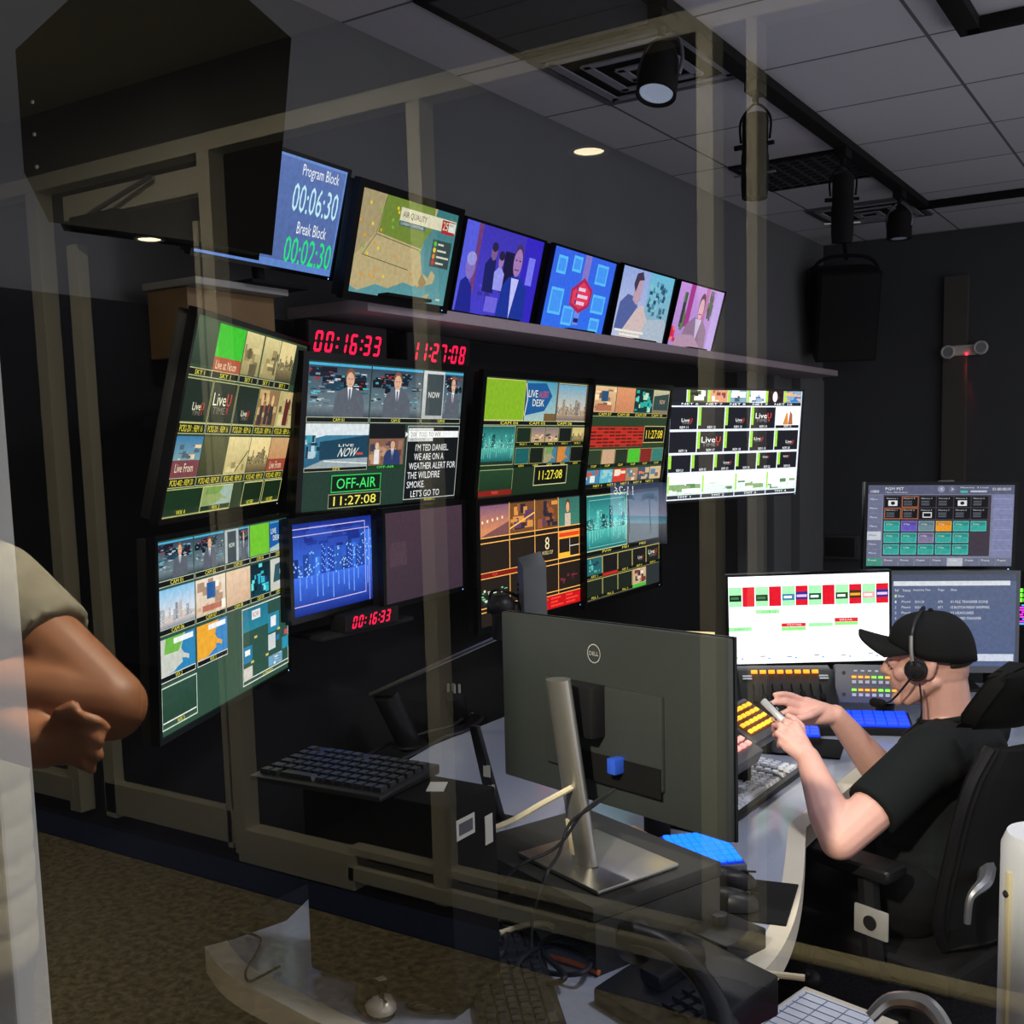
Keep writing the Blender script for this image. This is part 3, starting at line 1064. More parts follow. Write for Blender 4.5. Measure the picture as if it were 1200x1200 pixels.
c.grad(64.6, 53, 31, 19, (226, 210, 172), (180, 166, 128)); c.blobs(64.6, 64, 31, 8, TAN, 9, 31, .1, .5); c.line((80, 71), (95, 60), 1, (90, 80, 60))
c.skyline(96.4, 53, 31, 19, ((232, 214, 176), (226, 202, 160)), ((84, 74, 62), (140, 122, 96)), (230, 220, 180), 17, False, .75)
c.grad(128.2, 53, 31, 12, (200, 160, 130), (190, 140, 110)); c.rect(128.2, 65, 31, 7, (150, 70, 64)); c.text('Live From', 133, 66.5, 20, 4, (235, 215, 205))
c.rect(3, 77.5, 40, 9, (20, 48, 26)); c.border(1, 77, 42, 13, .5, (170, 180, 130))
c.landmap(43, 77, 39, 10, (140, 160, 110), (150, 176, 190), (110, 150, 80)); c.border(43, 77, 39, 13, .5, (200, 200, 150))
for x in (98, 130):
    c.rect(x, 77, 30, 10, (20, 40, 26)); c.border(x, 77, 30, 13, .6, (210, 205, 150))
for x, s in ((16, 'WX 4'), (58, 'WX 3'), (107, 'NO FEED'), (139, 'NO FEED')):
    c.text(s, x, 87.2, 10, 2, YEL)
c.finish('screen', 1.2, t)

# upper second: presenters, script, off air clock
t, w, h = lcd('wall_monitor', 'upper second wall monitor with presenters, white script and green off air clock', 'monitor', WALLG, (-2.1, 2.5, 1.698, 1.6, 7.8, 0, .732), 'wall')
c = Canvas(w, h)
c.rect(0, 0, 160, 90, (32, 56, 46))
c.newsroom(1, 1, 57, 32, 2, .66); c.newsroom(59, 1, 53, 32, 4, .5); c.grad(113, 1, 46, 32, (200, 204, 204), (168, 172, 176)); c.rect(117, 3, 19, 28, (46, 62, 70)); c.text('NOW', 119.5, 15, 13, 4, WH)
c.newsroom(137, 1, 22, 32, 6, .5, s=.62)
for x, ww, s in ((1, 57, 'CAM 01'), (59, 53, 'CAM 02'), (113, 46, 'CAM 03')):
    c.label(x, 33, ww, 3.4, s, YEL, edge=GREY, tw=.18)
c.sy, c.oy = .784, 7.2
c.grad(1, 38, 58, 34, (60, 130, 160), (40, 90, 120)); c.poly([(10, 49), (59, 38), (59, 38.1), (12, 38)], (225, 230, 235)); c.rect(1, 38, 58, 9, (214, 222, 226)); c.blobs(1, 46, 14, 20, [(60, 150, 170), (180, 200, 210), (30, 50, 70)], 14, 8, .1, .4)
c.poly([(14, 52), (59, 47), (59, 65), (14, 66)], (22, 62, 84)); c.text('NOW', 30, 57, 17, 7, WH, .2); c.text('LIVE', 31, 54, 14, 2, WH); c.rect(48, 61, 6, 1.6, (210, 70, 60)); c.poly([(1, 72), (18, 66), (59, 65), (59, 72)], (150, 164, 170)); c.line((18, 67), (59, 70), .7, WH)
c.rect(60, 38, 36, 12, (14, 16, 20)); c.rect(60, 50, 36, 22, (128, 92, 74)); c.blobs(60, 50, 36, 22, [(90, 60, 50), (180, 140, 110), (60, 60, 80), (150, 110, 90)], 14, 12, .1, .35)
c.man(72, 50, 22, 22, suit=(40, 56, 100), cx=.55, top=.05); c.disc(68, 56, 2, 3, (215, 180, 150)); c.rect(65.5, 59, 5, 12, (225, 220, 215))
c.label(1, 72, 58, 3, 'GFX', YEL, edge=GREY, tw=.12); c.label(60, 72, 36, 3, 'OFF-AIR', (90, 230, 90), (18, 60, 26), tw=.5)
c.sy, c.oy = 1.0, 0.0
c.rect(26, 68.6, 48, 11, (8, 24, 12)); c.border(26, 68.6, 48, 11, .7, (40, 190, 80)); c.text('OFF-AIR', 31, 70.8, 38, 6.6, (60, 235, 110))
c.rect(24, 80.4, 51, 9, (10, 14, 8)); c.border(24, 80.4, 51, 9, .5, (150, 160, 110)); c.text('11:27:08', 29, 82, 41, 5.8, (245, 235, 90))
c.rect(99, 38, 60, 50, (12, 16, 18)); c.border(99, 38, 60, 50, .5, (190, 195, 190))
c.rect(100, 39.5, 28, 9, (205, 208, 205)); c.rect(100, 41.5, 58, 4.5, (238, 240, 238)); c.text('208  TOSS TO WX', 103, 42.3, 34, 3, (120, 124, 122)); c.text('(BOXES)', 102, 46.4, 17, 2.2, (120, 124, 122)); c.poly([(97, 45.5), (100, 43.7), (97, 42)], WH)
for k, (s, x, ww) in enumerate((("I'M TED DANIEL.", 109, 38), ('WE ARE ON A', 108, 34), ('WEATHER ALERT FOR', 103, 54), ('THE WILDFIRE', 102, 37), ('SMOKE.', 102, 20), ("LET'S GO TO", 107, 33))):
    c.text(s, x, 50.4 + 6.3 * k, ww, 4.6, (236, 238, 240))
c.label(99, 88, 60, 2, 'PROMPT 2', YEL, tw=.2)
c.finish('screen', 1.2, t)

# upper third
t, w, h = lcd('wall_monitor', 'upper third wall monitor with a green tile, blue desk tile and clock', 'monitor', WALLG, (-2.1, 3.326, 1.69, 1.4, 7.6, 0, .727), 'wall')
c = Canvas(w, h, gain=(1.05, 1, .85))
c.grad(0, 0, 160, 90, (36, 58, 42), (26, 46, 30))
c.rect(1, 1, 56, 31, (128, 176, 40)); c.border(1, 1, 56, 31, .6, (200, 200, 120))
c.grad(58, 1, 48, 31, (70, 150, 190), (160, 190, 200)); c.poly([(58, 28), (58, 3), (88, 2), (99, 12), (88, 24)], (24, 88, 158)); c.text('LIVE', 62, 8, 14, 5.5, WH); c.text('ALERT', 78, 8.5, 15, 5, (214, 60, 60)); c.text('DESK', 69, 15, 18, 5.5, WH); c.line((58, 3), (61, 15), 1, WH); c.line((61, 15), (58, 28), 1, WH); c.rect(88, 26, 18, 6, (110, 90, 60))
c.skyline(108, 2, 49, 30, ((100, 160, 200), (206, 196, 186)), ((84, 100, 120), (170, 140, 120)), (235, 220, 190), 21, False, .82); c.border(108, 1, 51, 31, .6, (190, 180, 140)); c.rect(106, 1, 2.4, 31, (90, 74, 54)); c.rect(156, 1, 3, 31, (90, 74, 54))
c.label(1, 32, 158, 3.6, 'CAM 04        CAM 05         CAM 06', YEL, edge=GREY, tw=.7)
c.skyline(1, 36, 46, 27, ((20, 90, 100), (70, 170, 170)), ((10, 70, 80), (80, 190, 190)), (180, 240, 230), 22); c.border(1, 36, 46, 30, .6, (150, 170, 130))
xs = [49, 71, 93, 115, 137]
for k, x in enumerate(xs):
    cc = [(22, 40, 28), None, None, (20, 26, 26), (150, 140, 104)][k]
    if cc:
        c.rect(x, 37, 21, 12, cc)
    else:
        c.grad(x, 37, 21, 12, (120, 110, 130), (190, 160, 130)); c.blobs(x, 42, 21, 6, [(70, 70, 90), (220, 190, 150)], 9, k)
    c.border(x, 37, 21, 12, .4, (160, 160, 110)); c.label(x, 49, 21, 2.6, 'WX 1', YEL, tw=.5)
    cc = [(24, 92, 100), (18, 30, 22), (150, 150, 120), (200, 130, 60), (16, 20, 18)][k]
    c.rect(x, 53, 21, 13, cc); c.border(x, 53, 21, 13, .4, (160, 160, 110)); c.label(x, 66, 21, 2.6, 'GFX', YEL, tw=.4)
    if k in (2, 3):
        c.landmap(x, 53, 21, 13, cc, (70, 120, 150), (110, 150, 90) if k == 2 else None)
c.skyline(137, 37, 21, 12, ((190, 180, 130), (220, 200, 140)), ((90, 84, 60), (150, 130, 90)), (230, 220, 170), 27, False, .8)
c.grad(1, 69, 47, 16, (34, 66, 44), (26, 52, 34)); c.border(1, 69, 47, 20, .5, (150, 170, 120)); c.rect(1, 85, 47, 4, (130, 30, 26)); c.text('PVW', 20, 85.6, 9, 2.6, (230, 90, 70))
c.rect(82, 69, 50, 14, (10, 16, 10)); c.border(80, 68, 54, 16, .6, (210, 210, 170)); c.text('11:27:08', 88, 72, 38, 7.5, (245, 235, 80))
c.finish('screen', 1.2, t)

# upper fourth
t, w, h = lcd('wall_monitor', 'upper fourth wall monitor with a red table beside a yellow clock', 'monitor', WALLG, (-2.1, 4.058, 1.688, 1.8, 8.1, 0, .731), 'wall')
c = Canvas(w, h, gain=(1.08, .98, .8))
c.rect(0, 0, 160, 90, (40, 62, 42))
c.grad(1, 1, 42, 22, (216, 190, 160), (190, 150, 120)); c.blobs(1, 3, 42, 18, [(240, 220, 190), (150, 110, 84), (120, 90, 70)], 12, 41, .08, .3); c.rect(15, 5, 13, 9, (40, 80, 130)); c.rect(6, 17, 30, 5, (170, 110, 90))
c.grad(44, 1, 38, 22, (212, 150, 116), (190, 130, 100)); c.grad(83, 1, 38, 22, (10, 30, 40), (16, 60, 66)); c.blobs(83, 1, 38, 22, [(40, 170, 170), (10, 24, 34), (90, 210, 210), (180, 220, 210)], 20, 43, .06, .25)
c.grad(122, 1, 37, 22, (190, 190, 170), (120, 110, 96)); c.poly([(124, 20), (124, 7), (158, 4), (158, 20)], (46, 70, 76)); c.text('NOW', 138, 10, 12, 4, (220, 180, 160))
c.label(1, 23, 158, 4, 'CAM 07      CAM 08      CAM 09      CAM 10', YEL, edge=GREY, tw=.85)
c.rect(1, 36, 108, 18, (196, 40, 34)); rs = []
for i in range(9):
    for j in range(6):
        rs.append((2 + 12 * i, 37 + 3 * j, 10.5, 1.6, (64, 36, 30) if (i * 3 + j * 5) % 4 else (150, 50, 40)))
c.many(rs)
c.rect(111, 36, 46, 14, (10, 14, 8)); c.border(110, 35, 48, 16, .6, (200, 195, 140)); c.text('11:27:08', 115, 39, 38, 8, (245, 225, 70))
for k in range(6):
    x = 1 + 26.4 * k
    c.rect(x, 56, 25.5, 13, [(40, 58, 40), (190, 160, 140), (30, 46, 34), (70, 190, 50), (120, 34, 30), (50, 120, 120)][k]); c.border(x, 56, 25.5, 16, .4, (170, 160, 110)); c.label(x, 69, 25.5, 3, 'CLIP', YEL, tw=.4)
    x = 1 + 26.4 * k
    pal = [[(60, 130, 190), (220, 230, 235), (180, 90, 70)], [(90, 180, 220), (150, 200, 220)], [(200, 60, 50), (230, 220, 210)], [(160, 130, 110), (90, 120, 150), (220, 200, 180)], [(60, 80, 110), (190, 170, 150), (220, 120, 80)], [(200, 180, 150), (120, 90, 80), (80, 130, 170)]][k]
    c.rect(x, 74, 25.5, 12, pal[0]); c.blobs(x, 74, 25.5, 12, pal, 9, 60 + k, .15, .5)
c.label(1, 86.5, 158, 3.2, 'NET 1     NET 2     NET 3     NET 4     NET 5', YEL, tw=.8)
c.finish('screen', 1.2, t)

# upper fifth, bright
t, w, h = lcd('wall_monitor', 'upper rightmost wall monitor, brightest, black feed tiles with lime green bars', 'monitor', WALLG, (-2.1, 5.25, 1.644, -21.3, 4.8, 0, .966), 'wall', k=.93, edge=.010)
c = Canvas(w, h)
c.rect(0, 0, 160, 90, (206, 212, 222))
c.rect(1, 0, 17, 12, (20, 22, 28))
for k in range(6):
    x = 19 + 23.4 * k
    pal = [[(70, 70, 50), (220, 230, 210), (40, 40, 36)], [(200, 140, 110), (240, 220, 200), (120, 60, 50)], [(120, 150, 170), (230, 235, 240), (60, 80, 90)], [(230, 235, 245), (60, 90, 130), (140, 160, 180)], [(40, 20, 20), (60, 30, 30), (28, 16, 16)], [(120, 150, 170), (40, 110, 180), (230, 160, 110)]][k]
    c.rect(x, 0, 23, 10, pal[0]); c.blobs(x, 0, 23, 10, pal, 12, 70 + k, .15, .5); c.rect(x, 0, 3, 10, (150, 200, 60))
    if k == 4:
        c.disc(x + 12, 5, 3, 4.5, (240, 240, 245))
c.label(1, 10, 158, 2.8, 'NET 6    NET 7    NET 8    NET 9    NET 10', (235, 238, 240), (26, 28, 36), tw=.85)
for r, (y, hh, n) in enumerate(((14, 18, 5), (34, 17, 5), (53, 14, 6))):
    ww = 158 / n
    for k in range(n):
        x = 1 + ww * k
        c.rect(x, y, ww - 1.2, hh, (17, 18, 26)); c.rect(x, y, 3.2, hh - 3, (140, 196, 56)) if not (r == 0 and k == 0) and not (r == 1 and k == 0) else None
        c.text('REM %d' % (11 + 5 * r + k), x + ww * .35, y + hh - 2.6, ww * .3, 2, (225, 228, 232))
x = 1 + 4 * 158 / 5
c.rect(x, 14, 30.4, 15.5, (240, 236, 228)); c.poly([(x + 9, 29), (x + 13, 19), (x + 15, 19), (x + 16, 29)], (190, 120, 60)); c.poly([(x + 16, 29), (x + 18, 17), (x + 21, 20), (x + 22, 29)], (150, 90, 60))
c.live(1, 14, 30, 17, .4, .62, .62); c.live(64, 14, 30, 17, .34, .6, .62); c.live(96, 14, 30, 17, .66, .5, .42)
c.live(33, 34, 31, 16, .72, .5, .42); c.live(96, 34, 31, 16, .36, .34, .42); c.live(128, 34, 31, 16, .34, .62, .62)
c.live(54, 53, 26, 12, .36, .6, .6); c.live(107, 53, 26, 12, .3, .4, .3); c.live(134, 53, 25, 12, .3, .4, .3)
for k in range(4):
    x = 1 + 39.5 * k
    c.grad(x, 69, 38.5, 17, (236, 242, 250), (190, 206, 200))
    c.blobs(x, 76, 38.5, 9, [(120, 150, 100), (200, 210, 206), (84, 120, 80), (226, 232, 236)], 12, 80 + k, .15, .5); c.rect(x, 70, 2, 14, (150, 200, 70))
    c.label(x, 86, 38.5, 3, 'TMT %d' % (k + 1), (235, 238, 240), (40, 44, 52), tw=.4)
c.finish('screen', 1.7, t)

# lower left
t, w, h = lcd('wall_monitor', 'lower leftmost wall monitor with camera feeds and two weather maps', 'monitor', WALLG, (-2.1, 1.86, 1.256, 24.6, 2.3, 0, .776), 'wall', k=.94, edge=.012)
c = Canvas(w, h)
c.grad(0, 0, 160, 90, (44, 74, 62), (46, 76, 60))
c.newsroom(1, 1, 36, 17, 2, .62); c.newsroom(38, 1, 34, 17, 4, .5); c.rect(73, 1, 31, 17, (176, 182, 186)); c.rect(76, 2, 11, 16, (50, 66, 74)); c.text('NOW', 78, 8, 7, 2.4, WH); c.newsroom(90, 1, 13, 17, 6, .5, s=.5)
c.rect(105, 1, 27, 17, (110, 190, 46)); c.grad(133, 1, 26, 17, (70, 150, 190), (170, 190, 190)); c.poly([(133, 16), (133, 2), (148, 2), (153, 8), (148, 14)], (24, 88, 158)); c.text('LIVE', 135, 5, 8, 3, WH); c.text('DESK', 138, 9, 10, 3, WH)
for k, x in enumerate((1, 38, 73, 105, 133)):
    c.label(x, 18.4, [36, 34, 31, 27, 26][k], 3, 'CAM 0%d' % (k + 1), YEL, edge=GREY, tw=.35)
    c.label(x, 40.5, [36, 34, 31, 27, 26][k], 3, 'CAM 0%d' % (k + 6), YEL, edge=GREY, tw=.35)
c.skyline(1, 22.5, 36, 18, ((130, 190, 226), (230, 224, 224)), ((120, 140, 160), (206, 190, 180)), (240, 230, 220), 31, False, .84)
c.grad(38, 22.5, 34, 18, (232, 216, 196), (214, 190, 164)); c.blobs(38, 23, 34, 17, [(244, 234, 216), (170, 140, 116), (206, 170, 140)], 14, 33, .08, .3); c.rect(50, 25, 10, 8, (40, 90, 150)); c.rect(45, 36, 22, 3, (180, 110, 90))
c.grad(73, 22.5, 31, 18, (226, 196, 166), (204, 170, 140)); c.grad(105, 22.5, 27, 18, (12, 34, 44), (14, 60, 70)); c.blobs(105, 22.5, 27, 18, [(50, 180, 190), (12, 30, 40), (100, 220, 220), (30, 60, 120)], 22, 35, .06, .22)
c.rect(133, 22.5, 26, 18, (196, 196, 186)); c.poly([(137, 36), (140, 26), (159, 24), (159, 35)], (46, 84, 94)); c.text('NOW', 147, 29, 8, 3, WH)
for x, a, b, hl, s in ((1, (196, 200, 190), (44, 130, 180), (110, 180, 70), 'WX 2'), (38, (232, 166, 50), (54, 130, 190), None, 'WX 1')):
    c.landmap(x, 45, 35, 17, a, b, hl); c.rect(x + 13, 46, 20, 2.6, (235, 238, 240)); c.label(x, 62, 35, 3, s, YEL, edge=WH, tw=.2)
c.border(1, 67, 36, 20, .6, (200, 220, 200)); c.grad(2, 68, 34, 15, (44, 74, 62), (34, 66, 48)); c.rect(2, 83.4, 34, .6, WH); c.text('WX 3', 16, 84.4, 7, 2, YEL); c.rect(.3, 68, 1, 18, (60, 220, 80))
c.border(92, 45, 67, 42, .6, (214, 224, 216)); c.grad(93, 46, 65, 38, (44, 78, 70), (46, 80, 66)); c.rect(92, 84, 67, .5, WH); c.text('L3 PHOTO', 120, 85, 14, 1.6, YEL)
c.grad(93, 46, 35, 12, (32, 110, 136), (40, 130, 150)); c.rect(105, 47.5, 12, 5, (220, 224, 224)); c.text('NOW', 106, 48.4, 9, 3, (180, 60, 60))
c.rect(128, 53, 17, 11, (40, 130, 160)); c.rect(132, 55, 8, 6, (225, 228, 228)); c.rect(128, 65, 11, 9, (200, 206, 206)); c.rect(140, 67, 5, 3, (40, 110, 160)); c.rect(149, 70, 10, 7, (44, 140, 170)); c.rect(153, 66, 5, 3, (190, 80, 90))
c.rect(93, 66, 12, 9, (36, 120, 160)); c.rect(95, 68, 7, 3, WH); c.rect(93, 77.5, 12, 7, (206, 200, 190)); c.rect(128, 77.5, 21, 6, (110, 160, 190)); c.blobs(128, 77.5, 21, 6, [(220, 226, 230), (60, 120, 160), (230, 200, 160)], 8, 50)
for x, y in ((108, 62), (142, 63), (103, 75), (124, 75)):
    c.rect(x, y, 4, 1.3, (210, 190, 90))
c.finish('screen', 1.25, t)

# lower small pair
PAIR = 'small monitors in the lower row'
t, w, h = lcd('wall_monitor', 'small lower wall monitor with a blue night city skyline', 'monitor', PAIR, (-2.1, 2.25, 1.343, 9, 1.2, 0, .418), 'wall', .60, edge=.016)
c = Canvas(w, h)
c.skyline(0, 0, 160, 90, ((20, 40, 130), (60, 110, 230)), ((14, 36, 110), (60, 120, 230)), (150, 200, 255), 12, True, .58)
c.blobs(20, 2, 110, 26, [(30, 56, 150), (44, 74, 176), (24, 46, 136)], 24, 90, .1, .35)
for x, y, ww, hh in ((52, 22, 8, 30), (64, 26, 12, 26), (102, 30, 10, 22), (120, 28, 7, 24)):
    c.rect(x, y, ww, hh, (30, 66, 170))
    c.many([(x + 1 + (i % 3) * ww / 3.4, y + 1 + i * hh / 14, ww / 6, 1, (170, 214, 255)) for i in range(13)])
c.border(-2, 5, 140, 76, .9, (210, 190, 240)); c.border(-2, 12, 148, 80, .9, (190, 180, 230))
c.finish('screen', 1.2, t)
t, w, h = lcd('wall_monitor', 'small lower wall monitor showing only a blank dim purple screen', 'monitor', PAIR, (-2.1, 2.656, 1.336, 5.9, 1.2, 0, .454), 'wall', .60, edge=.016)
c = Canvas(w, h)
c.grad(0, 0, 160, 90, (84, 62, 76), (70, 54, 68)); c.rect(10, 30, 32, 24, (90, 68, 80))
c.finish('screen', .8, t)

# lower third
t, w, h = lcd('wall_monitor', 'lower third wall monitor ruled with orange lines above a red table', 'monitor', WALLG, (-2.1, 3.284, 1.257, .9, 1.1, 0, .696), 'wall', .60)
c = Canvas(w, h, gain=(1.1, .96, .78))
c.rect(0, 0, 160, 90, (34, 28, 24))
c.grad(1, 1, 42, 23, (120, 90, 130), (220, 150, 100)); c.poly([(1, 24), (43, 14), (43, 24)], (120, 80, 90)); c.many([(4 + 7 * k, 12 - k * .6, 2, 2, (255, 235, 200)) for k in range(5)])
for k, x in enumerate((44, 83)):
    c.rect(x, 1, 38, 23, (110, 74, 46)); c.blobs(x, 1, 38, 23, [(70, 44, 30), (210, 150, 80), (150, 90, 60), (40, 40, 60), (90, 60, 110)], 18, 100 + k, .08, .35)
c.line((44, 20), (82, 10), 1.2, (245, 200, 90))
c.grad(122, 1, 37, 23, (50, 110, 110), (60, 130, 120)); c.disc(138, 8, 4, 6, (90, 60, 40)); c.disc(138, 9, 3, 4.4, (220, 170, 140)); c.rect(133, 14, 10, 10, (200, 190, 180))
OR = (255, 196, 110)
for y in (24, 28, 50, 54, 76, 79):
    c.rect(0, y, 160, .7, OR)
for x in (43, 82, 121):
    c.rect(x, 0, .9, 80, OR)
c.text('8', 99, 31, 7, 10, (235, 230, 190)); c.text('WORLD CUP', 94, 42, 18, 3, (225, 215, 170))
c.rect(122, 29, 37, 4.5, (226, 70, 30)); c.rect(122, 33, 37, 1.5, (245, 180, 60)); c.border(122, 29, 37, 21, .6, OR); c.rect(141, 35, .6, 13, WH); c.rect(141, 41, 18, .6, WH); c.rect(122, 46, 20, 4, (240, 190, 60))
c.rect(0, 50.5, 82, 3.6, (120, 26, 20)); c.text('PGM', 18, 51.2, 7, 2.2, (240, 80, 60)); c.blobs(1, 62, 40, 16, [(40, 110, 80), (120, 200, 160), (30, 60, 60), (200, 230, 210)], 40, 110, .03, .12); c.blobs(124, 60, 33, 12, [(70, 30, 60), (110, 40, 60), (50, 26, 40)], 14, 111, .05, .2)
c.rect(80, 79.5, 80, 10.5, (190, 20, 24)); c.many([(82 + 26 * i, 81 + 3 * j, 22 - 5 * ((i + j) % 3), 1.6, (236, 60, 60)) for i in range(3) for j in range(3)])
c.finish('screen', 1.2, t)

# lower fourth
t, w, h = lcd('wall_monitor', 'lower fourth wall monitor with a teal skyline over small dark tiles', 'monitor', WALLG, (-2.1, 4.0, 1.251, 2, .7, 0, .708), 'wall', .60)
c = Canvas(w, h, gain=(1, 1, .92))
c.rect(0, 0, 160, 90, (44, 50, 54))
c.skyline(1, 1, 84, 47, ((20, 100, 110), (80, 190, 186)), ((10, 80, 90), (90, 200, 196)), (190, 245, 236), 44); c.border(1, 1, 84, 47, .8, (200, 210, 170)); c.border(7, 5, 73, 40, .4, (150, 220, 210))
c.grad(88, 3, 70, 44, (60, 84, 110), (110, 120, 130))
c.label(1, 48, 158, 3.4, 'PVW         ME1         ME2', YEL, tw=.6)
for k in range(5):
    x = 1 + 31.8 * k
    c.rect(x, 53, 31, 15, [(40, 100, 110), (26, 24, 26), (30, 34, 30), (26, 28, 28), (30, 34, 30)][k]); c.border(x, 53, 31, 18, .6, (210, 195, 110)); c.label(x, 68, 31, 2.8, 'KEY %d' % (k + 1), YEL, tw=.4)
    if k < 4:
        c.rect(x, 72, 31, 14, (28, 36, 30)); c.border(x, 72, 31, 17, .6, (190, 180, 100)); c.label(x, 86, 31, 2.8, 'FILL %d' % (k + 1), YEL, tw=.4)
c.blobs(1, 53, 31, 15, [(70, 170, 170), (20, 70, 80), (140, 220, 210)], 16, 46, .05, .2); c.live(96.4, 53, 31, 15, .4, .6, .6); c.live(128.2, 53, 31, 15, .66, .5, .42)
c.rect(96.4, 72, 31, 14, (200, 170, 140)); c.blobs(96.4, 72, 31, 14, [(230, 220, 200), (120, 60, 50), (60, 50, 60), (190, 140, 110)], 18, 47, .08, .35); c.rect(33, 68.4, 31, 2.6, (190, 40, 30)); c.rect(96.4, 86, 31, 2.8, (60, 190, 60))
c.finish('screen', 1.15, t)

# ------------------------------------------------------------------ row of monitors standing on the ledge
LEDGE = 'monitors standing on the ledge'
t, w, h = lcd('ledge_monitor', 'ledge monitor with program and break block countdown on blue', 'monitor', LEDGE, (-2.1, 2.081, 2.286, 3.1, 16.6, 0, .508), 'ledge', edge=.010)
c = Canvas(w, h)
c.grad(0, 0, 160, 90, (108, 142, 208), (96, 134, 204)); c.grad(70, 2, 88, 82, (92, 116, 176), (84, 108, 164))
c.text('Program Block', 105, 4, 46, 12, (240, 244, 250)); c.text('00:06:30', 98, 20, 57, 23, (196, 240, 250)); c.text('Break Block', 109, 50, 37, 10, (240, 244, 250)); c.text('00:02:30', 98, 63, 59, 22, (40, 232, 130))
c.finish('screen', 1.1, t)
t, w, h = lcd('ledge_monitor', 'ledge monitor with a tan and green air quality map', 'monitor', LEDGE, (-2.1, 2.613, 2.252, 5, 15.1, 1, .507), 'ledge', edge=.022, k=.955)
c = Canvas(w, h, gain=(1, 1, .85))
c.grad(0, 0, 160, 90, (62, 126, 140), (96, 160, 180))
c.poly([(0, 0), (0, 84), (14, 88), (40, 80), (60, 82), (84, 74), (98, 76), (118, 74), (134, 70), (136, 62), (128, 58), (124, 66), (112, 62), (104, 44), (106, 34), (118, 20), (122, 0)], (196, 178, 140))
c.poly([(38, 0), (118, 0), (118, 20), (106, 34), (104, 40), (32, 34)], (118, 142, 60)); c.poly([(0, 0), (36, 0), (30, 34), (0, 60)], (176, 160, 128))
for a, b in (((38, 0), (30, 36)), ((30, 36), (104, 42)), ((14, 56), (88, 62)), ((30, 36), (14, 56))):
    c.line(a, b, .7, (90, 84, 60))
rnd = random.Random(4)
for k in range(26):
    c.disc(rnd.uniform(4, 120), rnd.uniform(6, 78), 1.7, 1.7, rnd.choice([(240, 214, 60), (240, 214, 60), (240, 160, 60), (120, 200, 60)]), 8)
c.poly([(118, 84), (132, 80), (128, 86)], (180, 170, 130)); c.rect(144, 84, 8, 2, (220, 210, 190)); c.poly([(112, 62), (122, 70), (118, 78), (108, 72)], (150, 130, 96))
c.rect(62, 7, 96, 12, (232, 226, 208)); c.text('AIR QUALITY', 66, 10, 40, 6.5, (40, 42, 48)); c.rect(62, 19, 44, 4.5, (70, 110, 130)); c.text('CURRENT CONDITIONS', 64, 20, 38, 2.4, WH); c.rect(133, 8, 24, 13, (180, 50, 60)); c.text('25', 135, 9.5, 9, 8, WH); c.rect(145, 9, 12, 9, (236, 238, 240)); c.text('NEWS', 146, 10, 9, 2.5, (60, 60, 70))
c.rect(122, 28, 34, 26, (60, 78, 86))
for k, cc in enumerate(((70, 210, 70), (240, 214, 60), (240, 140, 50), (220, 50, 50))):
    c.disc(127, 32 + 6 * k, 2.6, 2.6, cc, 10); c.rect(132, 31 + 6 * k, [10, 16, 22, 14][k], 1.8, (225, 225, 215))
c.finish('screen', .95, t)
t, w, h = lcd('ledge_monitor', 'ledge monitor with a man in a blue suit at a restaurant table', 'monitor', LEDGE, (-2.1, 3.116, 2.243, 2.8, 14.7, 0, .509), 'ledge', edge=.008)
c = Canvas(w, h)
c.grad(0, 0, 160, 90, (62, 52, 178), (70, 62, 200)); c.rect(0, 0, 26, 90, (86, 92, 220)); c.rect(26, 0, 8, 70, (110, 60, 120)); c.rect(122, 0, 38, 90, (52, 38, 190)); c.rect(134, 20, 14, 30, (120, 120, 240)); c.rect(84, 20, 24, 44, (24, 22, 60))
c.blobs(34, 40, 90, 44, [(90, 70, 200), (140, 110, 190), (60, 46, 150), (150, 130, 220)], 20, 120, .06, .2)
c.poly([(50, 66), (48, 38), (56, 30), (68, 32), (72, 66)], (26, 30, 96)); c.disc(62, 24, 6, 9, (120, 90, 140)); c.disc(62, 19, 6, 5, (40, 34, 70)); c.poly([(70, 62), (68, 44), (78, 36), (88, 44), (88, 62)], (150, 150, 236)); c.disc(78, 31, 5, 8, (160, 120, 170)); c.disc(78, 26, 6, 5, (40, 30, 70))
c.poly([(6, 90), (8, 60), (18, 54), (30, 64), (36, 90)], (30, 36, 140)); c.disc(22, 44, 9, 13, (130, 110, 190)); c.disc(22, 36, 9, 7, (150, 150, 220))
c.poly([(84, 90), (88, 56), (98, 46), (112, 42), (128, 46), (140, 56), (144, 90)], (26, 50, 150)); c.poly([(104, 46), (112, 90), (120, 46)], (190, 190, 250)); c.disc(112, 26, 10, 17, (70, 50, 90)); c.disc(112, 29, 9, 15, (160, 120, 180)); c.rect(107, 36, 10, 1.2, (90, 60, 110)); c.rect(106, 26, 4, 1.2, (50, 40, 80)); c.rect(114, 26, 4, 1.2, (50, 40, 80)); c.rect(60, 70, 24, 16, (110, 100, 220))
c.finish('screen', 1.1, t)
t, w, h = lcd('ledge_monitor', 'ledge monitor with a red emblem on a pale blue panelled set', 'monitor', LEDGE, (-2.1, 3.657, 2.235, 2.7, 15.2, 0, .514), 'ledge', edge=.008)
c = Canvas(w, h)
c.grad(0, 0, 160, 90, (56, 100, 230), (50, 110, 236))
for i, (x, y, ww, hh) in enumerate([(14, 8, 22, 20), (50, 4, 22, 18), (112, 6, 30, 24), (12, 44, 30, 30), (48, 62, 26, 22), (116, 42, 34, 22), (120, 70, 26, 16)]):
    c.rect(x, y, ww, hh, (90, 190, 250)); c.rect(x + 3, y + 3, ww - 6, hh - 6, (70, 150, 246))
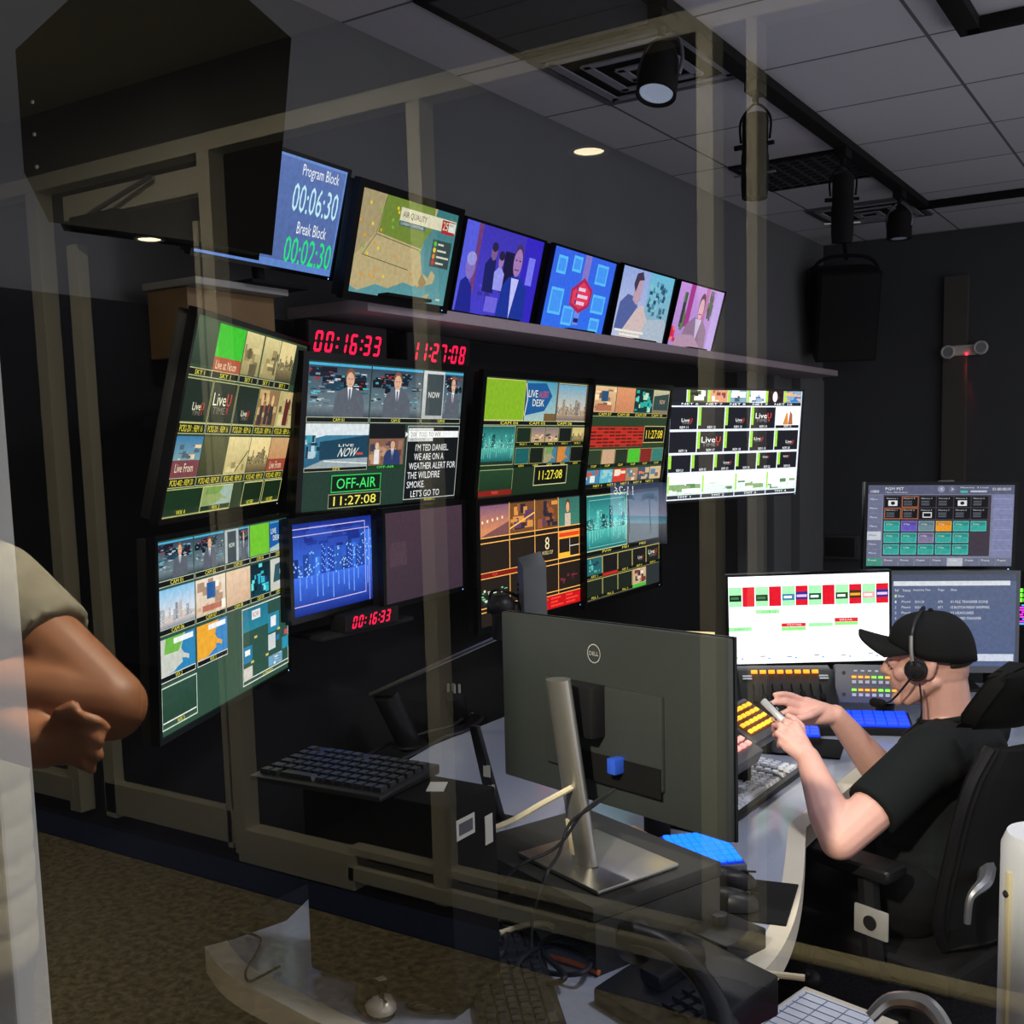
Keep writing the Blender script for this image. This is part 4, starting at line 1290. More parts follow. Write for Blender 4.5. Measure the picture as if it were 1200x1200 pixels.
c.rect(78, 0, 16, 30, (130, 120, 200)); c.poly([(76, 82), (78, 34), (92, 34), (90, 82)], (110, 140, 230)); c.rect(78, 74, 12, 5, (30, 34, 110))
c.poly([(58, 42), (86, 26), (112, 38), (110, 58), (86, 68), (60, 60)], (170, 40, 90)); c.poly([(63, 44), (86, 31), (107, 41), (105, 56), (86, 63), (64, 57)], (224, 60, 90))
for k, s in enumerate((10, 14, 11)):
    c.rect(74, 38 + 8 * k, s * 2, 4, (236, 200, 230)); c.rect(72, 37 + 8 * k, 4, 5, (110, 50, 130))
c.finish('screen', 1.1, t)
t, w, h = lcd('ledge_monitor', 'ledge monitor with a man in a blue shirt before a lit tree', 'monitor', LEDGE, (-2.1, 4.204, 2.24, .8, 14, 0, .501), 'ledge', edge=.008)
c = Canvas(w, h)
c.grad(0, 0, 160, 90, (150, 170, 226), (190, 196, 226)); c.grad(84, 0, 76, 64, (110, 190, 220), (140, 180, 200)); c.blobs(88, 8, 60, 50, [(60, 110, 130), (40, 80, 110), (130, 200, 210), (84, 140, 170)], 50, 130, .05, .16)
c.poly([(6, 80), (10, 46), (28, 34), (52, 36), (72, 60), (70, 84)], (84, 100, 160)); c.poly([(44, 40), (42, 12), (52, 6), (66, 10), (66, 38), (56, 46)], (190, 160, 180)); c.poly([(40, 20), (44, 6), (60, 2), (68, 12), (54, 14), (48, 30)], (70, 56, 80)); c.poly([(20, 90), (60, 50), (76, 44), (96, 62), (92, 90)], (212, 190, 190)); c.poly([(84, 90), (96, 62), (150, 58), (160, 64), (160, 90)], (176, 190, 206))
c.rect(10, 80, 84, 3, WH); c.rect(24, 85, 60, 3, WH)
c.finish('screen', 1.05, t)
t, w, h = lcd('ledge_monitor', 'ledge monitor farthest right with a seated man in grey before pink curtains', 'monitor', LEDGE, (-2.1, 4.752, 2.236, .3, 15.5, 0, .508), 'ledge', edge=.008)
c = Canvas(w, h)
c.grad(0, 0, 160, 90, (200, 150, 226), (176, 140, 210)); c.rect(40, 0, 16, 60, (170, 60, 140)); c.rect(96, 0, 12, 50, (190, 110, 170)); c.blobs(22, 6, 20, 60, [(70, 100, 70), (110, 120, 100), (60, 60, 70)], 16, 140, .2, .5); c.blobs(108, 2, 22, 50, [(80, 100, 80), (120, 110, 120), (60, 70, 70)], 14, 141, .2, .5); c.rect(134, 0, 26, 90, (196, 170, 236))
c.poly([(30, 90), (50, 56), (74, 44), (104, 46), (124, 60), (130, 90)], (150, 120, 150)); c.poly([(78, 46), (90, 80), (100, 46)], (206, 196, 226)); c.disc(90, 27, 11, 19, (90, 60, 80)); c.disc(90, 31, 9, 15, (226, 176, 190)); c.rect(84, 38, 12, 1.5, (150, 80, 110)); c.poly([(20, 90), (30, 72), (80, 70), (110, 84), (108, 90)], (186, 150, 176)); c.blobs(2, 60, 22, 24, [(220, 50, 90), (200, 40, 70), (240, 120, 120)], 10, 143, .2, .5)
c.finish('screen', 1.05, t)

# wooden box that carries the leftmost ledge monitor
t = thing('wooden_box', 'brown wooden box with a pale lid under the countdown monitor', 'box', (-2.24, 1.98, 1.9))
obj('box_body', MB().box((-2.24, 1.98, 1.985), (.15, .29, .17)), mat('stained_wood', (120, 92, 54), .6, var=.3, scale=9), t, world=True, bevel=.004)
obj('lid', MB().box((-2.22, 1.98, 2.08), (.20, .31, .018)), mat('pale_lid', (140, 138, 134), .5), t, world=True, bevel=.003)
obj('wall_bracket', MB().box((-2.28, 1.98, 1.888), (.08, .24, .02)), M_MATTE, t, world=True)

# ------------------------------------------------------------------ red figures clocks
def led_clock(label, p, s, w, h, strength, tint=(240, 16, 62)):
    t = thing('led_clock', label, 'clock', yaw_frame(p, 0, R(2)), 'red digital clocks')
    obj('casing', MB().box((0, .03, 0), (w, .05, h)), M_MATTE, t, bevel=.004)
    c = Canvas(w * .98, h * .96, 100 * w / h, 100)
    c.rect(0, 0, 100 * w / h, 100, (3, 1, 1))
    W = 100 * w / h
    n = sum(0.26 if ch == ':' else 0.72 for ch in s)
    hh = min(72, W * .9 / (n + .1))
    c.digits(s, (W - n * hh) / 2 - hh * .06, 50 - hh / 2, hh, tint, .26)
    c.finish('display', strength, t, y=.002)
    return t


led_clock('large red clock reading 00:16:33 under the ledge', atX(410, 403, -2.16), '00:16:33', .34, .115, 2.2)
led_clock('large red clock reading 11:27:08 under the ledge', atX(516, 414, -2.16), '11:27:08', .34, .115, 2.2)
q = atX(437, 725, -2.06)
t = led_clock('small red clock reading 00:16:33 under the blank purple monitor', q, '00:16:33', .24, .05, 2.4)
t2 = obj('shelf_bracket', MB().box((0, .07, -.03), (.4, .12, .012)), M_PANEL, t, bevel=.002)
# ------------------------------------------------------------------ near loudspeaker cabinet, hung at the left close to the pane
fp = [(337, 47), (328, 160), (315, 294), (224, 277), (60, 256), (32, 200), (22, 60), (150, -60), (236, -44)]
pts = [atD(x, y, 1.62 + (300 - x) * 0.0003) for x, y in fp]
cen = sum(pts, Vector()) / len(pts)
back = (cen - EYE)
back.z = 0.25
back = back.normalized() * 0.26
t = thing('hung_loudspeaker', 'large black speaker cabinet at the upper left, covering part of the countdown monitor', 'loudspeaker', (cen.x, cen.y, cen.z), 'loudspeakers hung in the control room')
n = len(pts)
m = MB().add(pts + [p + back for p in pts], [tuple(range(n)), tuple(range(2 * n - 1, n - 1, -1))] + [(i, (i + 1) % n, n + (i + 1) % n, n + i) for i in range(n)])
obj('cabinet', m, M_MATTE, t, world=True, bevel=.006)
for x, y in ((33, 120), (35, 158), (38, 196)):
    obj('screw', MB().ball(atD(x + 6, y, 1.62 + (300 - x) * 0.0003), .004, 8), M_STEEL, t, world=True)
top = cen + back * .5
obj('hanging_rod', MB().cyl((top.x, top.y, cen.z + .15), (top.x, top.y, CEIL), .02), M_MATTE, t, world=True)

# ------------------------------------------------------------------ the desk
outer = spline([(-1.592, 1.30, 0), (-1.478, 1.25, 0), (-1.319, 1.222, 0), (-1.12, 1.20, 0), (-.92, 1.22, 0), (-.77, 1.32, 0), (-.68, 1.5, 0), (-.645, 1.70, 0), (-.65, 1.87, 0), (-.70, 2.10, 0), (-.806, 2.45, 0)], 6)
inner = spline([(-.806, 2.45, 0), (-.80, 2.82, 0), (-.775, 3.12, 0), (-.66, 3.30, 0), (-.45, 3.37, 0), (.25, 3.40, 0)], 6)
line = outer[:-1] + inner
rest = [Vector(p + (0,)) for p in [(.25, 4.25), (-1.75, 4.25), (-1.98, 3.9), (-2.06, 3.3), (-2.06, 2.6), (-2.0, 2.30), (-1.66, 1.80), (-1.54, 1.46)]]
poly = line + rest


def inset(pts, d, closed=False):
    out = []
    for i, p in enumerate(pts):
        a, b = pts[max(i - 1, 0)], pts[min(i + 1, len(pts) - 1)]
        tn = (b - a).normalized()
        out.append(p + Vector((-tn.y, tn.x, 0)) * d)
    return out


DZ = 0.73
t = thing('control_desk', 'curved grey laminate control desk with a pale edge wrapping around the operator', 'desk', (-1.2, 2.4, 0))
inn = inset(line, .042)
obj('desktop', MB().prism([(p.x, p.y) for p in inn + rest], DZ - .035, DZ), M_LAMIN, t, world=True, smooth=None)
eb = MB()
for i in range(len(line) - 1):
    a, b, c_, d_ = line[i], line[i + 1], inn[i + 1], inn[i]
    eb.hexa([(a.x, a.y, DZ - .05), (b.x, b.y, DZ - .05), (c_.x, c_.y, DZ - .05), (d_.x, d_.y, DZ - .05), (a.x, a.y, DZ + .001), (b.x, b.y, DZ + .001), (c_.x, c_.y, DZ + .001), (d_.x, d_.y, DZ + .001)])
obj('edge_band', eb, M_EDGE, t, world=True, smooth=None)
for x, y, w, d in ((-1.45, 1.75, .5, .5), (-1.75, 2.9, .5, .9), (-1.2, 3.95, .9, .4)):
    obj('pedestal', MB().box((x, y, (DZ - .036) / 2), (w, d, DZ - .036)), M_PANEL, t, world=True, bevel=.004)


def along(o, xdir, z=(0, 0, 1)):
    """Frame at o with local x along xdir, local z up."""
    x = Vector(xdir).normalized()
    z = Vector(z).normalized()
    y = z.cross(x).normalized()
    z = x.cross(y)
    return Matrix(((x.x, y.x, z.x, o[0]), (x.y, y.y, z.y, o[1]), (x.z, y.z, z.z, o[2]), (0, 0, 0, 1)))


# black equipment box under the small keyboard
BZ = 1.088
t = thing('equipment_box', 'black equipment box carrying the small black keyboard on the near desk', 'box', (-1.18, 1.39, DZ))
obj('box_body', MB().box((-1.18, 1.39, (DZ + BZ) / 2 + .004), (.325, .13, BZ - DZ - .008)), M_MATTE, t, world=True, bevel=.006)
for x in (-1.32, -1.04):
    for y in (1.35, 1.43):
        obj('foot', MB().cyl((x, y, DZ + .001), (x, y, DZ + .01), .012), M_CABLE, t, world=True)
st = MB()
st.box((-1.0170, 1.365, 1.045), (.001, .05, .034))
st2 = MB().box((-1.0170, 1.43, 1.02), (.001, .022, .05))
obj('sticker', st, M_WHITE, t, world=True)
obj('sticker', MB().box((-1.0168, 1.365, 1.045), (.0015, .038, .02)), M_GREYMETAL, t, world=True)
obj('sticker', st2, M_WHITE, t, world=True)
p = atZ(512, 922, BZ + .001)
obj('tape', MB().box((p.x, p.y, BZ + .001), (.03, .05, .001), rz=.5), M_WHITE, t, world=True)


def keyboard(label, M, w, d, keymat, casemat, cols, rows=6, group=None, numpad=True, th=.02, name='keyboard'):
    t = thing(name, label, 'keyboard', M, group)
    cs = MB().hexa([(-w / 2, -d / 2, .002), (w / 2, -d / 2, .002), (w / 2, d / 2, .002), (-w / 2, d / 2, .002), (-w / 2, -d / 2, th * .6), (w / 2, -d / 2, th * .6), (w / 2, d / 2, th), (-w / 2, d / 2, th)])
    obj('case', cs, casemat, t, bevel=.004)
    k = MB()
    mx, my = w * .03, d * .08
    uw, uh = (w - 2 * mx) / cols, (d - 2 * my) / rows
    rnd = random.Random(int(w * 1000))
    gaps = (int(cols * .70), int(cols * .83)) if numpad else ()
    for r in range(rows):
        y = -d / 2 + my + uh * (r + .5)
        z = th * .6 + (th * .4) * ((y + d / 2) / d)
        cidx = 0
        while cidx < cols:
            span = 1
            if r == 0 and cidx == int(cols * .2):
                span = int(cols * .33)
            elif r in (1, 2, 3) and cidx == 0:
                span = 1.5
            n = span
            if cidx + n > cols:
                n = cols - cidx
            x = -w / 2 + mx + uw * (cidx + n / 2)
            if int(cidx) not in gaps and not (r == rows - 1 and int(cidx) in (1, 6)):
                a, b = uw * n / 2 * .86 if n == 1 else uw * n / 2 - uw * .07, uh * .42
                h = .007
                k.hexa([(x - a, y - b, z - .002), (x + a, y - b, z - .002), (x + a, y + b, z - .002), (x - a, y + b, z - .002),
                        (x - a * .82, y - b * .72, z + h), (x + a * .82, y - b * .72, z + h), (x + a * .82, y + b * .85, z + h), (x - a * .82, y + b * .85, z + h)])
            cidx += n
    obj('keycaps', k, keymat, t, smooth=None)
    for fx, fy in ((-.4, .38), (.4, .38), (-.4, -.4), (.4, -.4)):
        obj('foot', MB().cyl((w * fx, d * fy, .0005), (w * fx, d * fy, .005), .008, n=10), M_CABLE, t)
    return t


M_KEYB = mat('black_keys', (40, 41, 42), 0.35, var=.1)
M_KEYCASE = mat('black_key_case', (30, 31, 32), 0.4)
M_KEYW = mat('silver_grey_keys', (222, 227, 236), 0.4, var=.05)
fl, fr_, bl = atZ(310, 918, BZ), atZ(466, 945, BZ), atZ(352, 884, BZ)
kc = (fr_ + bl) / 2
keyboard('small black keyboard lying on the black equipment box', along((kc.x, kc.y, BZ), fr_ - fl), (fr_ - fl).length, (bl - fl).length * .98, M_KEYB, M_KEYCASE, 13, 6, 'keyboards on the desk', False)
keyboard('keyboard with pale grey keys in front of the operator', along((-1.037, 2.64, DZ), (.03, 1, 0)), .46, .165, M_KEYW, M_KEYCASE, 20, 6, 'keyboards on the desk', th=.028)
a, b = atZ(548, 1105, DZ), atZ(596, 1215, DZ)
ctr = atZ(602, 1165, DZ)
keyboard('dusty black keyboard lying end on among cables at the front of the desk', along((ctr.x, ctr.y, DZ), atZ(585, 1100, DZ) - atZ(610, 1200, DZ)), .42, .14, M_KEYB, M_KEYCASE, 20, 6, 'keyboards on the desk')

# riser shelf and the large monitor that turns its back to the glass
RX, RY = Vector((.934, -.358, 0)), Vector((.358, .934, 0))
RO = Vector((-1.276, 1.705, DZ))
t = thing('riser_shelf', 'dark riser shelf under the large monitor with cables beneath', 'shelf', along(RO, RX))
obj('shelf_board', MB().box((.205, .16, .115), (.415, .32, .028)), mat('dusty_black', (40, 40, 37), 0.6, var=.3, scale=70, bump=.2), t, bevel=.003)
obj('side_panel', MB().box((.013, .16, .05), (.025, .31, .10)), M_MATTE, t)
obj('side_panel', MB().box((.40, .16, .05), (.025, .31, .10)), _mats['dusty_black'], t)
obj('rear_panel', MB().box((.205, .31, .05), (.36, .015, .10)), M_MATTE, t)

SH = DZ + .13
P = atZ(694, 1012, SH)
PM = along(P, RX)
DW = .625
DC = Vector((-.978, 1.758, 1.146))
t = thing('desk_monitor', 'large black monitor seen from behind on a silver stand', 'monitor', (P.x, P.y, SH))
bp = MB().box((0, .012, .005), (.245, .20, .008), M=PM)
obj('base_plate', bp, M_STEEL, t, world=True, bevel=.003)
pb = atZ(686, 1012, SH + .008)
ptop = atD(654, 796, (pb - EYE).dot(_f) * .985)
ax = (ptop - pb).normalized()
px_ = RX - ax * RX.dot(ax)
px_.normalize()
py_ = ax.cross(px_)
L = (ptop - pb).length
PLM = Matrix(((px_.x, py_.x, ax.x, pb.x), (px_.y, py_.y, ax.y, pb.y), (px_.z, py_.z, ax.z, pb.z), (0, 0, 0, 1)))
poly_ = [(.032 * math.cos(a), .017 * math.sin(a)) for a in [2 * PI * i / 24 for i in range(24)]]
po = obj('stand_pole', MB().prism(poly_, 0, L, M=PLM), M_STEEL, t, world=True, smooth=50)
obj('cable_slot', MB().box((-.014, -.0145, .055), (.013, .006, .07), M=PLM), M_CREAM, po, world=True, bevel=.002)
DM = yaw_frame(DC, R(71.8 + 180), R(-1.6), R(1.7))     # faces the glass: this is the back
DI = DM
def dl(mb):
    mb.v = [DM @ Vector(q) for q in mb.v]
    return mb
h = DW * .5625
obj('back_shell', dl(MB().box((0, .010, 0), (DW, .014, h)).box((0, .0, -.03), (DW * .52, .012, h * .5))), mat('satin_black_shell', (46, 50, 49), 0.36, var=.08, scale=50), t, world=True, bevel=.005)
obj('front_bezel', dl(MB().box((0, .020, 0), (DW + .002, .006, h + .002))), M_GLOSS, t, world=True)
c = Canvas(DW * .97, h * .96)
c.grad(0, 0, 160, 90, (120, 140, 190), (90, 110, 160)); c.blobs(4, 8, 150, 76, [(210, 220, 235), (60, 80, 120), (150, 170, 210)], 20, 9, .08, .3)
scr = c.finish('screen', 1.0, t)
scr.matrix_basis = _inv[t.name] @ DM @ Matrix.Translation((0, .0245, 0)) @ Matrix.Rotation(PI, 4, 'Z')
obj('mount_block', dl(MB().box((-.035, -.02, .01), (.10, .04, .10))), M_BLACK, t, world=True, bevel=.006)
obj('port_recess', dl(MB().box((.03, -.0065, -h * .29), (.26, .003, .055))), M_MATTE, t, world=True)
pi = DM.inverted() @ atD(689, 767, (DC - EYE).dot(_f))
lm = MB()
N = 40
for i in range(N):
    a0, a1 = 2 * PI * i / N, 2 * PI * (i + 1) / N
    q = [(pi.x + r_ * math.cos(a), 0.0018, pi.z + r_ * math.sin(a)) for r_, a in ((.0185, a0), (.0185, a1), (.0168, a1), (.0168, a0))]
    lm.add(q, [(3, 2, 1, 0)])
vs, fs = glyphs('DELL')
lm.add([(pi.x - .0125 + .025 * u_, .0018, pi.z - .0038 + .0076 * v_) for u_, v_ in vs], fs)
obj('logo', dl(lm), mat('logo_silver', (190, 192, 190), 0.4, .3), t, world=True, smooth=None, recalc=False)
obj('video_plug', dl(MB().box((.055, -.016, -h * .24), (.022, .03, .03))), mat('blue_plug', (40, 80, 190), 0.4), t, world=True, bevel=.003)

# second slim display seen edge-on behind it, carried on an arm
EP = atD(622, 692, 2.6)
EM = yaw_frame(EP, R(-128), R(0))
t = thing('slim_display', 'grey edge on display with vented back behind the large monitor', 'monitor', (EP.x, EP.y, EP.z))
V_ = lambda *a: EM @ Vector(a)
b8 = [(-.005, -.03, -.16), (.034, -.03, -.16), (.034, .03, -.16), (-.005, .03, -.16), (-.005, -.03, .082), (.034, -.03, .060), (.034, .03, .065), (-.005, .03, .095)]
obj('shell', MB().hexa([V_(*q) for q in b8]), mat('display_grey', (64, 66, 70), .45), t, world=True, bevel=.004)
obj('side_panel', MB().hexa([V_(*q) for q in [(-.040, -.02, -.16), (-.005, -.02, -.16), (-.005, .03, -.16), (-.040, .03, -.16), (-.040, -.02, .058), (-.005, -.02, .066), (-.005, .03, .07), (-.040, .03, .06)]]), _mats['display_grey'], t, world=True, bevel=.003)
vt = MB()
for k in range(14):
    for j in range(3):
        vt.box((0, 0, 0), (.008, .002, .006), M=EM @ Matrix.Translation((-.033 + .0105 * j, -.0215, -.15 + .0125 * k)))
obj('vent', vt, M_MATTE, t, world=True, smooth=None)
bk_ = atD(588, 720, 2.58)
hb = MB().ball(bk_ + Vector((0, 0, .02)), (.034, .034, .03), 14).cyl(bk_, bk_ + Vector((-.01, 0, -.06)), .024, .016)
hb.tube([bk_ + Vector((0, 0, .02)), EP + Vector((0, .01, -.06))], .02, sm=1)
obj('hinge', hb, M_BLACK, t, world=True)
hk = MB().tube([bk_ + Vector((-.04, 0, 0)), bk_ + Vector((-.03, 0, .05)), bk_ + Vector((.0, 0, .06)), EP + Vector((-.03, 0, -.02))], .004)
obj('cable', hk, M_CABLE, t, world=True)
# arm: pole on the desk and thin pale strut
pb0 = atZ(480, 874, DZ)
d0 = (pb0 - EYE).dot(_f)
pt0 = atD(452, 812, d0 * .97)
t = thing('monitor_arm', 'leaning black monitor arm pole with a thin pale strut on the desk', 'monitor arm', (pb0.x, pb0.y, DZ))
obj('pole', MB().cyl(pb0 + Vector((0, 0, .003)), pt0, .036, .040).cyl(pb0, pb0 + Vector((0, 0, .008)), .055), M_BLACK, t, world=True, bevel=.003)
obj('strut', MB().cyl(atD(434, 814, d0 * .965), bk_ + Vector((-.01, .0, -.055)), .006), M_STEEL, t, world=True)
pb1 = atZ(538, 842, DZ)
t = thing('cable_post', 'short black cable post with silver pins beside the leaning arm', 'post', (pb1.x, pb1.y, DZ))
pt1 = atD(531, 812, (pb1 - EYE).dot(_f) * .98)
obj('post_body', MB().cyl(pb1, pt1, .034, .036), M_BLACK, t, world=True, bevel=.003)
pn = MB()
for k in range(4):
    q = pt1 + Vector((-.02 + .013 * k, .01 * (k % 2), 0))
    pn.cyl(q, q + Vector((0, 0, .03)), .005, n=8)
obj('pins', pn, M_STEEL, t, world=True)

q0, q1 = atZ(584, 962, DZ), atD(556, 850, (atZ(584, 962, DZ) - EYE).dot(_f) * .97)
t = thing('support_bracket', 'flat black support bracket leaning up behind the equipment box', 'bracket', (q0.x, q0.y, DZ))
obj('bar', MB().hexa([q0 + Vector((-.018, -.01, .002)), q0 + Vector((.018, -.01, .002)), q0 + Vector((.018, .01, .002)), q0 + Vector((-.018, .01, .002)), q1 + Vector((-.012, -.008, 0)), q1 + Vector((.012, -.008, 0)), q1 + Vector((.012, .008, 0)), q1 + Vector((-.012, .008, 0))]), M_BLACK, t, world=True, bevel=.003)
obj('bracket_foot', MB().box((q0.x, q0.y, DZ + .004), (.09, .07, .006)), M_BLACK, t, world=True, bevel=.002)
for dz in (.35, .55):
    qq = q0.lerp(q1, dz)
    obj('sticker', MB().box((qq.x + .012, qq.y - .0115, qq.z), (.02, .001, .03)), M_WHITE, t, world=True)

# ------------------------------------------------------------------ cables
def cable(label, pts, r, m=None, name='cable', sm=8):
    return tag(obj(name, MB().tube(pts, r, n=8, sm=sm), m or M_CABLE), label, 'cable', None)


cable('cream cable looping from the equipment box to the back of the large monitor', [atD(536, 979, 1.88), atD(570, 973, 1.90), atD(600, 962, 1.92), atD(635, 942, 1.96), atD(672, 922, 2.02)], .006, M_CREAM)
cable('black cable hanging from the large monitor past its stand', [atD(720, 925, 1.90), atD(695, 945, 1.86), atD(668, 965, 1.78), atD(655, 1000, 1.72), atD(640, 1025, 1.66), atD(625, 1070, 1.66), atD(622, 1110, 1.70)], .0028)
cable('second black cable dropping in front of the silver stand', [atD(712, 930, 1.89), atD(685, 950, 1.84), atD(660, 985, 1.74), atD(640, 1000, 1.68), atD(612, 1012, 1.66), atD(590, 1032, 1.66)], .0028)
CZ = DZ + .008
cable('black cable coil lying on the desk under the riser shelf', [atZ(x, y, CZ + .01 * (i % 3)) for i, (x, y) in enumerate([(560, 1075), (592, 1090), (588, 1118), (560, 1120), (552, 1098), (580, 1080), (620, 1090), (640, 1120), (662, 1146), (625, 1152), (604, 1140), (618, 1118), (650, 1108), (690, 1120), (682, 1140), (640, 1138), (632, 1110), (660, 1096), (700, 1108)])], .005)
cable('orange cable running across the desk under the riser shelf', [atZ(x, y, CZ) for x, y in [(545, 1098), (570, 1104), (592, 1110), (630, 1118), (670, 1128), (702, 1140)]], .005, mat('orange_rubber', (214, 110, 40), .5))
cable('short cream cable among the black cables under the shelf', [atZ(x, y, CZ + .015) for x, y in [(585, 1094), (610, 1086), (635, 1082), (648, 1086)]], .006, M_CREAM)
cable('black cables trailing over the far desk by the leaning pole', [atZ(x, y, CZ) for x, y in [(430, 885), (455, 872), (500, 858), (530, 850), (552, 836), (565, 842), (545, 856), (520, 864), (490, 880), (470, 890)]], .006)
cable('thin cream cable lying on the desk beside the desk phone', [atZ(x, y, CZ) for x, y in [(820, 1140), (850, 1139), (885, 1140), (918, 1143), (943, 1146)]], .006, M_CREAM)
cable('wound black mouse cable on the desk', [atZ(x, y, CZ) for x, y in [(476, 1178), (500, 1170), (535, 1172), (540, 1180), (510, 1186), (482, 1182), (505, 1174), (538, 1176)]], .003)
cable('small black lead with tangled ends at the left tip of the desk', [atZ(x, y, CZ) for x, y in [(285, 1092), (305, 1100), (300, 1118), (288, 1138), (292, 1150), (310, 1142), (328, 1132)]], .0025)

# ------------------------------------------------------------------ mice
def mouse(label, p, rz, shell, group='mice on the desk', top=None):
    M = Matrix.Translation(p) @ Matrix.Rotation(rz, 4, 'Z')
    t = thing('computer_mouse', label, 'mouse', M, group)
    b = MB()
    vs, fs = [], []
    n, m = 20, 7
    for j in range(m):
        a = PI / 2 * j / (m - 1)
        for i in range(n):
            q = 2 * PI * i / n
            vs.append((.056 * math.cos(q) * math.cos(a) ** .6, .031 * (1 - .12 * math.cos(q)) * math.sin(q) * math.cos(a) ** .6, .003 + .035 * math.sin(a) * (1 - .25 * math.cos(q) * math.cos(a))))
    for j in range(m - 1):
        for i in range(n):
            fs.append((j * n + i, j * n + (i + 1) % n, (j + 1) * n + (i + 1) % n, (j + 1) * n + i))
    fs.append(tuple(range(n - 1, -1, -1)))
    b.add(vs, fs)
    obj('body', b, shell, t, smooth=60)
    obj('wheel', MB().cyl((.03, -.004, .028), (.03, .004, .028), .009), M_CABLE, t)
    obj('button_seam', MB().box((.028, 0, .0335), (.05, .0015, .004)), M_GLOSS, t)
    if top:
        tp = MB().ball((.026, 0, .016), (.031, .026, .019), 14)
        obj('button_cover', tp, top, t, smooth=60)
        obj('label', MB().box((-.02, .012, .0375), (.014, .03, .001)), M_WHITE, t)
    return t


p = atZ(440, 1181, DZ)
mouse('black and silver mouse with a white label at the front of the desk', p, R(-28), M_BLACK, top=mat('silver_button', (196, 190, 172), .35, .3))
pd = atZ(882, 1056, DZ)
tag(obj('mouse_pad', MB().box((pd.x, pd.y, DZ + .003), (.16, .20, .005), rz=R(12)), M_MATTE, bevel=.002), 'black mouse pad at the inner edge of the desk', 'mouse pad')
mouse('black mouse partly behind the nearer mouse on the pad', atZ(856, 1038, DZ + .0057), R(20), M_BLACK)
mouse('black mouse at the near corner of the mouse pad', atZ(858, 1064, DZ + .0057), R(15), M_BLACK)

# small black device box with a knob
p = atZ(838, 1118, DZ)
t = thing('control_box', 'small black control box with a knob beside the riser shelf', 'box', Matrix.Translation((p.x, p.y, DZ)) @ Matrix.Rotation(R(-18), 4, 'Z'))
obj('box_body', MB().box((0, .03, .02), (.10, .11, .04)), M_BLACK, t, bevel=.004)
obj('knob', MB().cyl((-.02, .035, .04), (-.02, .035, .06), .015), M_CABLE, t, bevel=.002)

# lit blue keypad near the monitor foot, card divider and cup
M_BLUE = mat('lit_blue_keys', (30, 110, 255), .4, emit=(24, 120, 255), estr=1.6)
M_BLUE2 = mat('lit_deep_blue_keys', (20, 60, 255), .4, emit=(16, 60, 255), estr=1.5)
M_BLUEDIM = mat('blue_backlight', (10, 40, 160), .4, emit=(10, 50, 220), estr=.8)


def keypad(label, M, w, d, th, nx, ny, keym, base, glow=None, name='keypad', cat='keypad', sizes=.8, group=None, tilt=0, keyh=.005):
    t = thing(name, label, cat, M, group)
    z1 = th + tilt
    obj('housing', MB().hexa([(-w / 2, -d / 2, 0), (w / 2, -d / 2, 0), (w / 2, d / 2, 0), (-w / 2, d / 2, 0), (-w / 2, -d / 2, th), (w / 2, -d / 2, th), (w / 2, d / 2, z1), (-w / 2, d / 2, z1)]), base, t, bevel=.003)
    S = Matrix.Translation((0, 0, (th + z1) / 2)) @ Matrix.Rotation(math.atan2(tilt, d), 4, 'X')
    if glow:
        obj('backlight', MB().box((0, 0, .0015), (w * .94, d * .92, .003), M=S), glow, t)
    k = MB()
    for i in range(nx):
        for j in range(ny):
            k.box((-w * .46 + w * .92 * (i + .5) / nx, -d * .44 + d * .88 * (j + .5) / ny, .003 + keyh / 2), (w * .92 / nx * sizes, d * .88 / ny * sizes, keyh), M=S)
    obj('keys', k, keym, t, smooth=None)
    return t


p = atZ(822, 998, DZ + .03)
keypad('bright blue lit keypad below the right edge of the large monitor', along((p.x, p.y, DZ), atZ(866, 1012, .76) - atZ(800, 1018, .76) + Vector((0, 0, 0)) , ), .15, .17, .028, 8, 6, M_BLUE, M_GREYMETAL, M_BLUEDIM, group='blue lit keypads', tilt=.012)
p0, p1 = atZ(738, 1012, DZ), atZ(812, 1037, DZ)
t = tag(obj('card_divider', MB().hexa([p0, p1, p1 + Vector((.004, .012, 0)), p0 + Vector((.004, .012, 0)), p0 + Vector((0, 0, .085)), p1 + Vector((0, 0, .055)), p1 + Vector((.004, .012, .055)), p0 + Vector((.004, .012, .085))]), mat('brown_card', (176, 128, 84), .8, var=.1)), 'brown card divider standing beside the blue lit keypad', 'divider')
p = atZ(757, 1012, DZ)
t = tag(obj('drink_can', MB().lathe([(.0, 0), (.028, 0), (.031, .01), (.031, .14), (.027, .155), (0, .155)], c=(p.x - .03, p.y + .12, DZ)), M_MATTE), 'black cylinder standing behind the silver stand base', 'cup')
p = atZ(752, 985, DZ + .12)

# manila folder standing behind the large monitor
p = atD(812, 760, 2.5)
t = tag(obj('paper_sheet', MB().box((0, 0, -.17), (.10, .004, .42), M=yaw_frame(p, R(-80), R(-12))), mat('manila_paper', (222, 206, 150), .8)), 'yellowed paper sheet standing behind the large monitor', 'paper')
tag(obj('file_stand', MB().box((p.x - .01, p.y + .06, (p.z - .39 + DZ) / 2 + .1), (.16, .08, p.z - .39 - DZ + .2)), M_MATTE, bevel=.004), 'black file stand hidden behind the large monitor', 'stand')

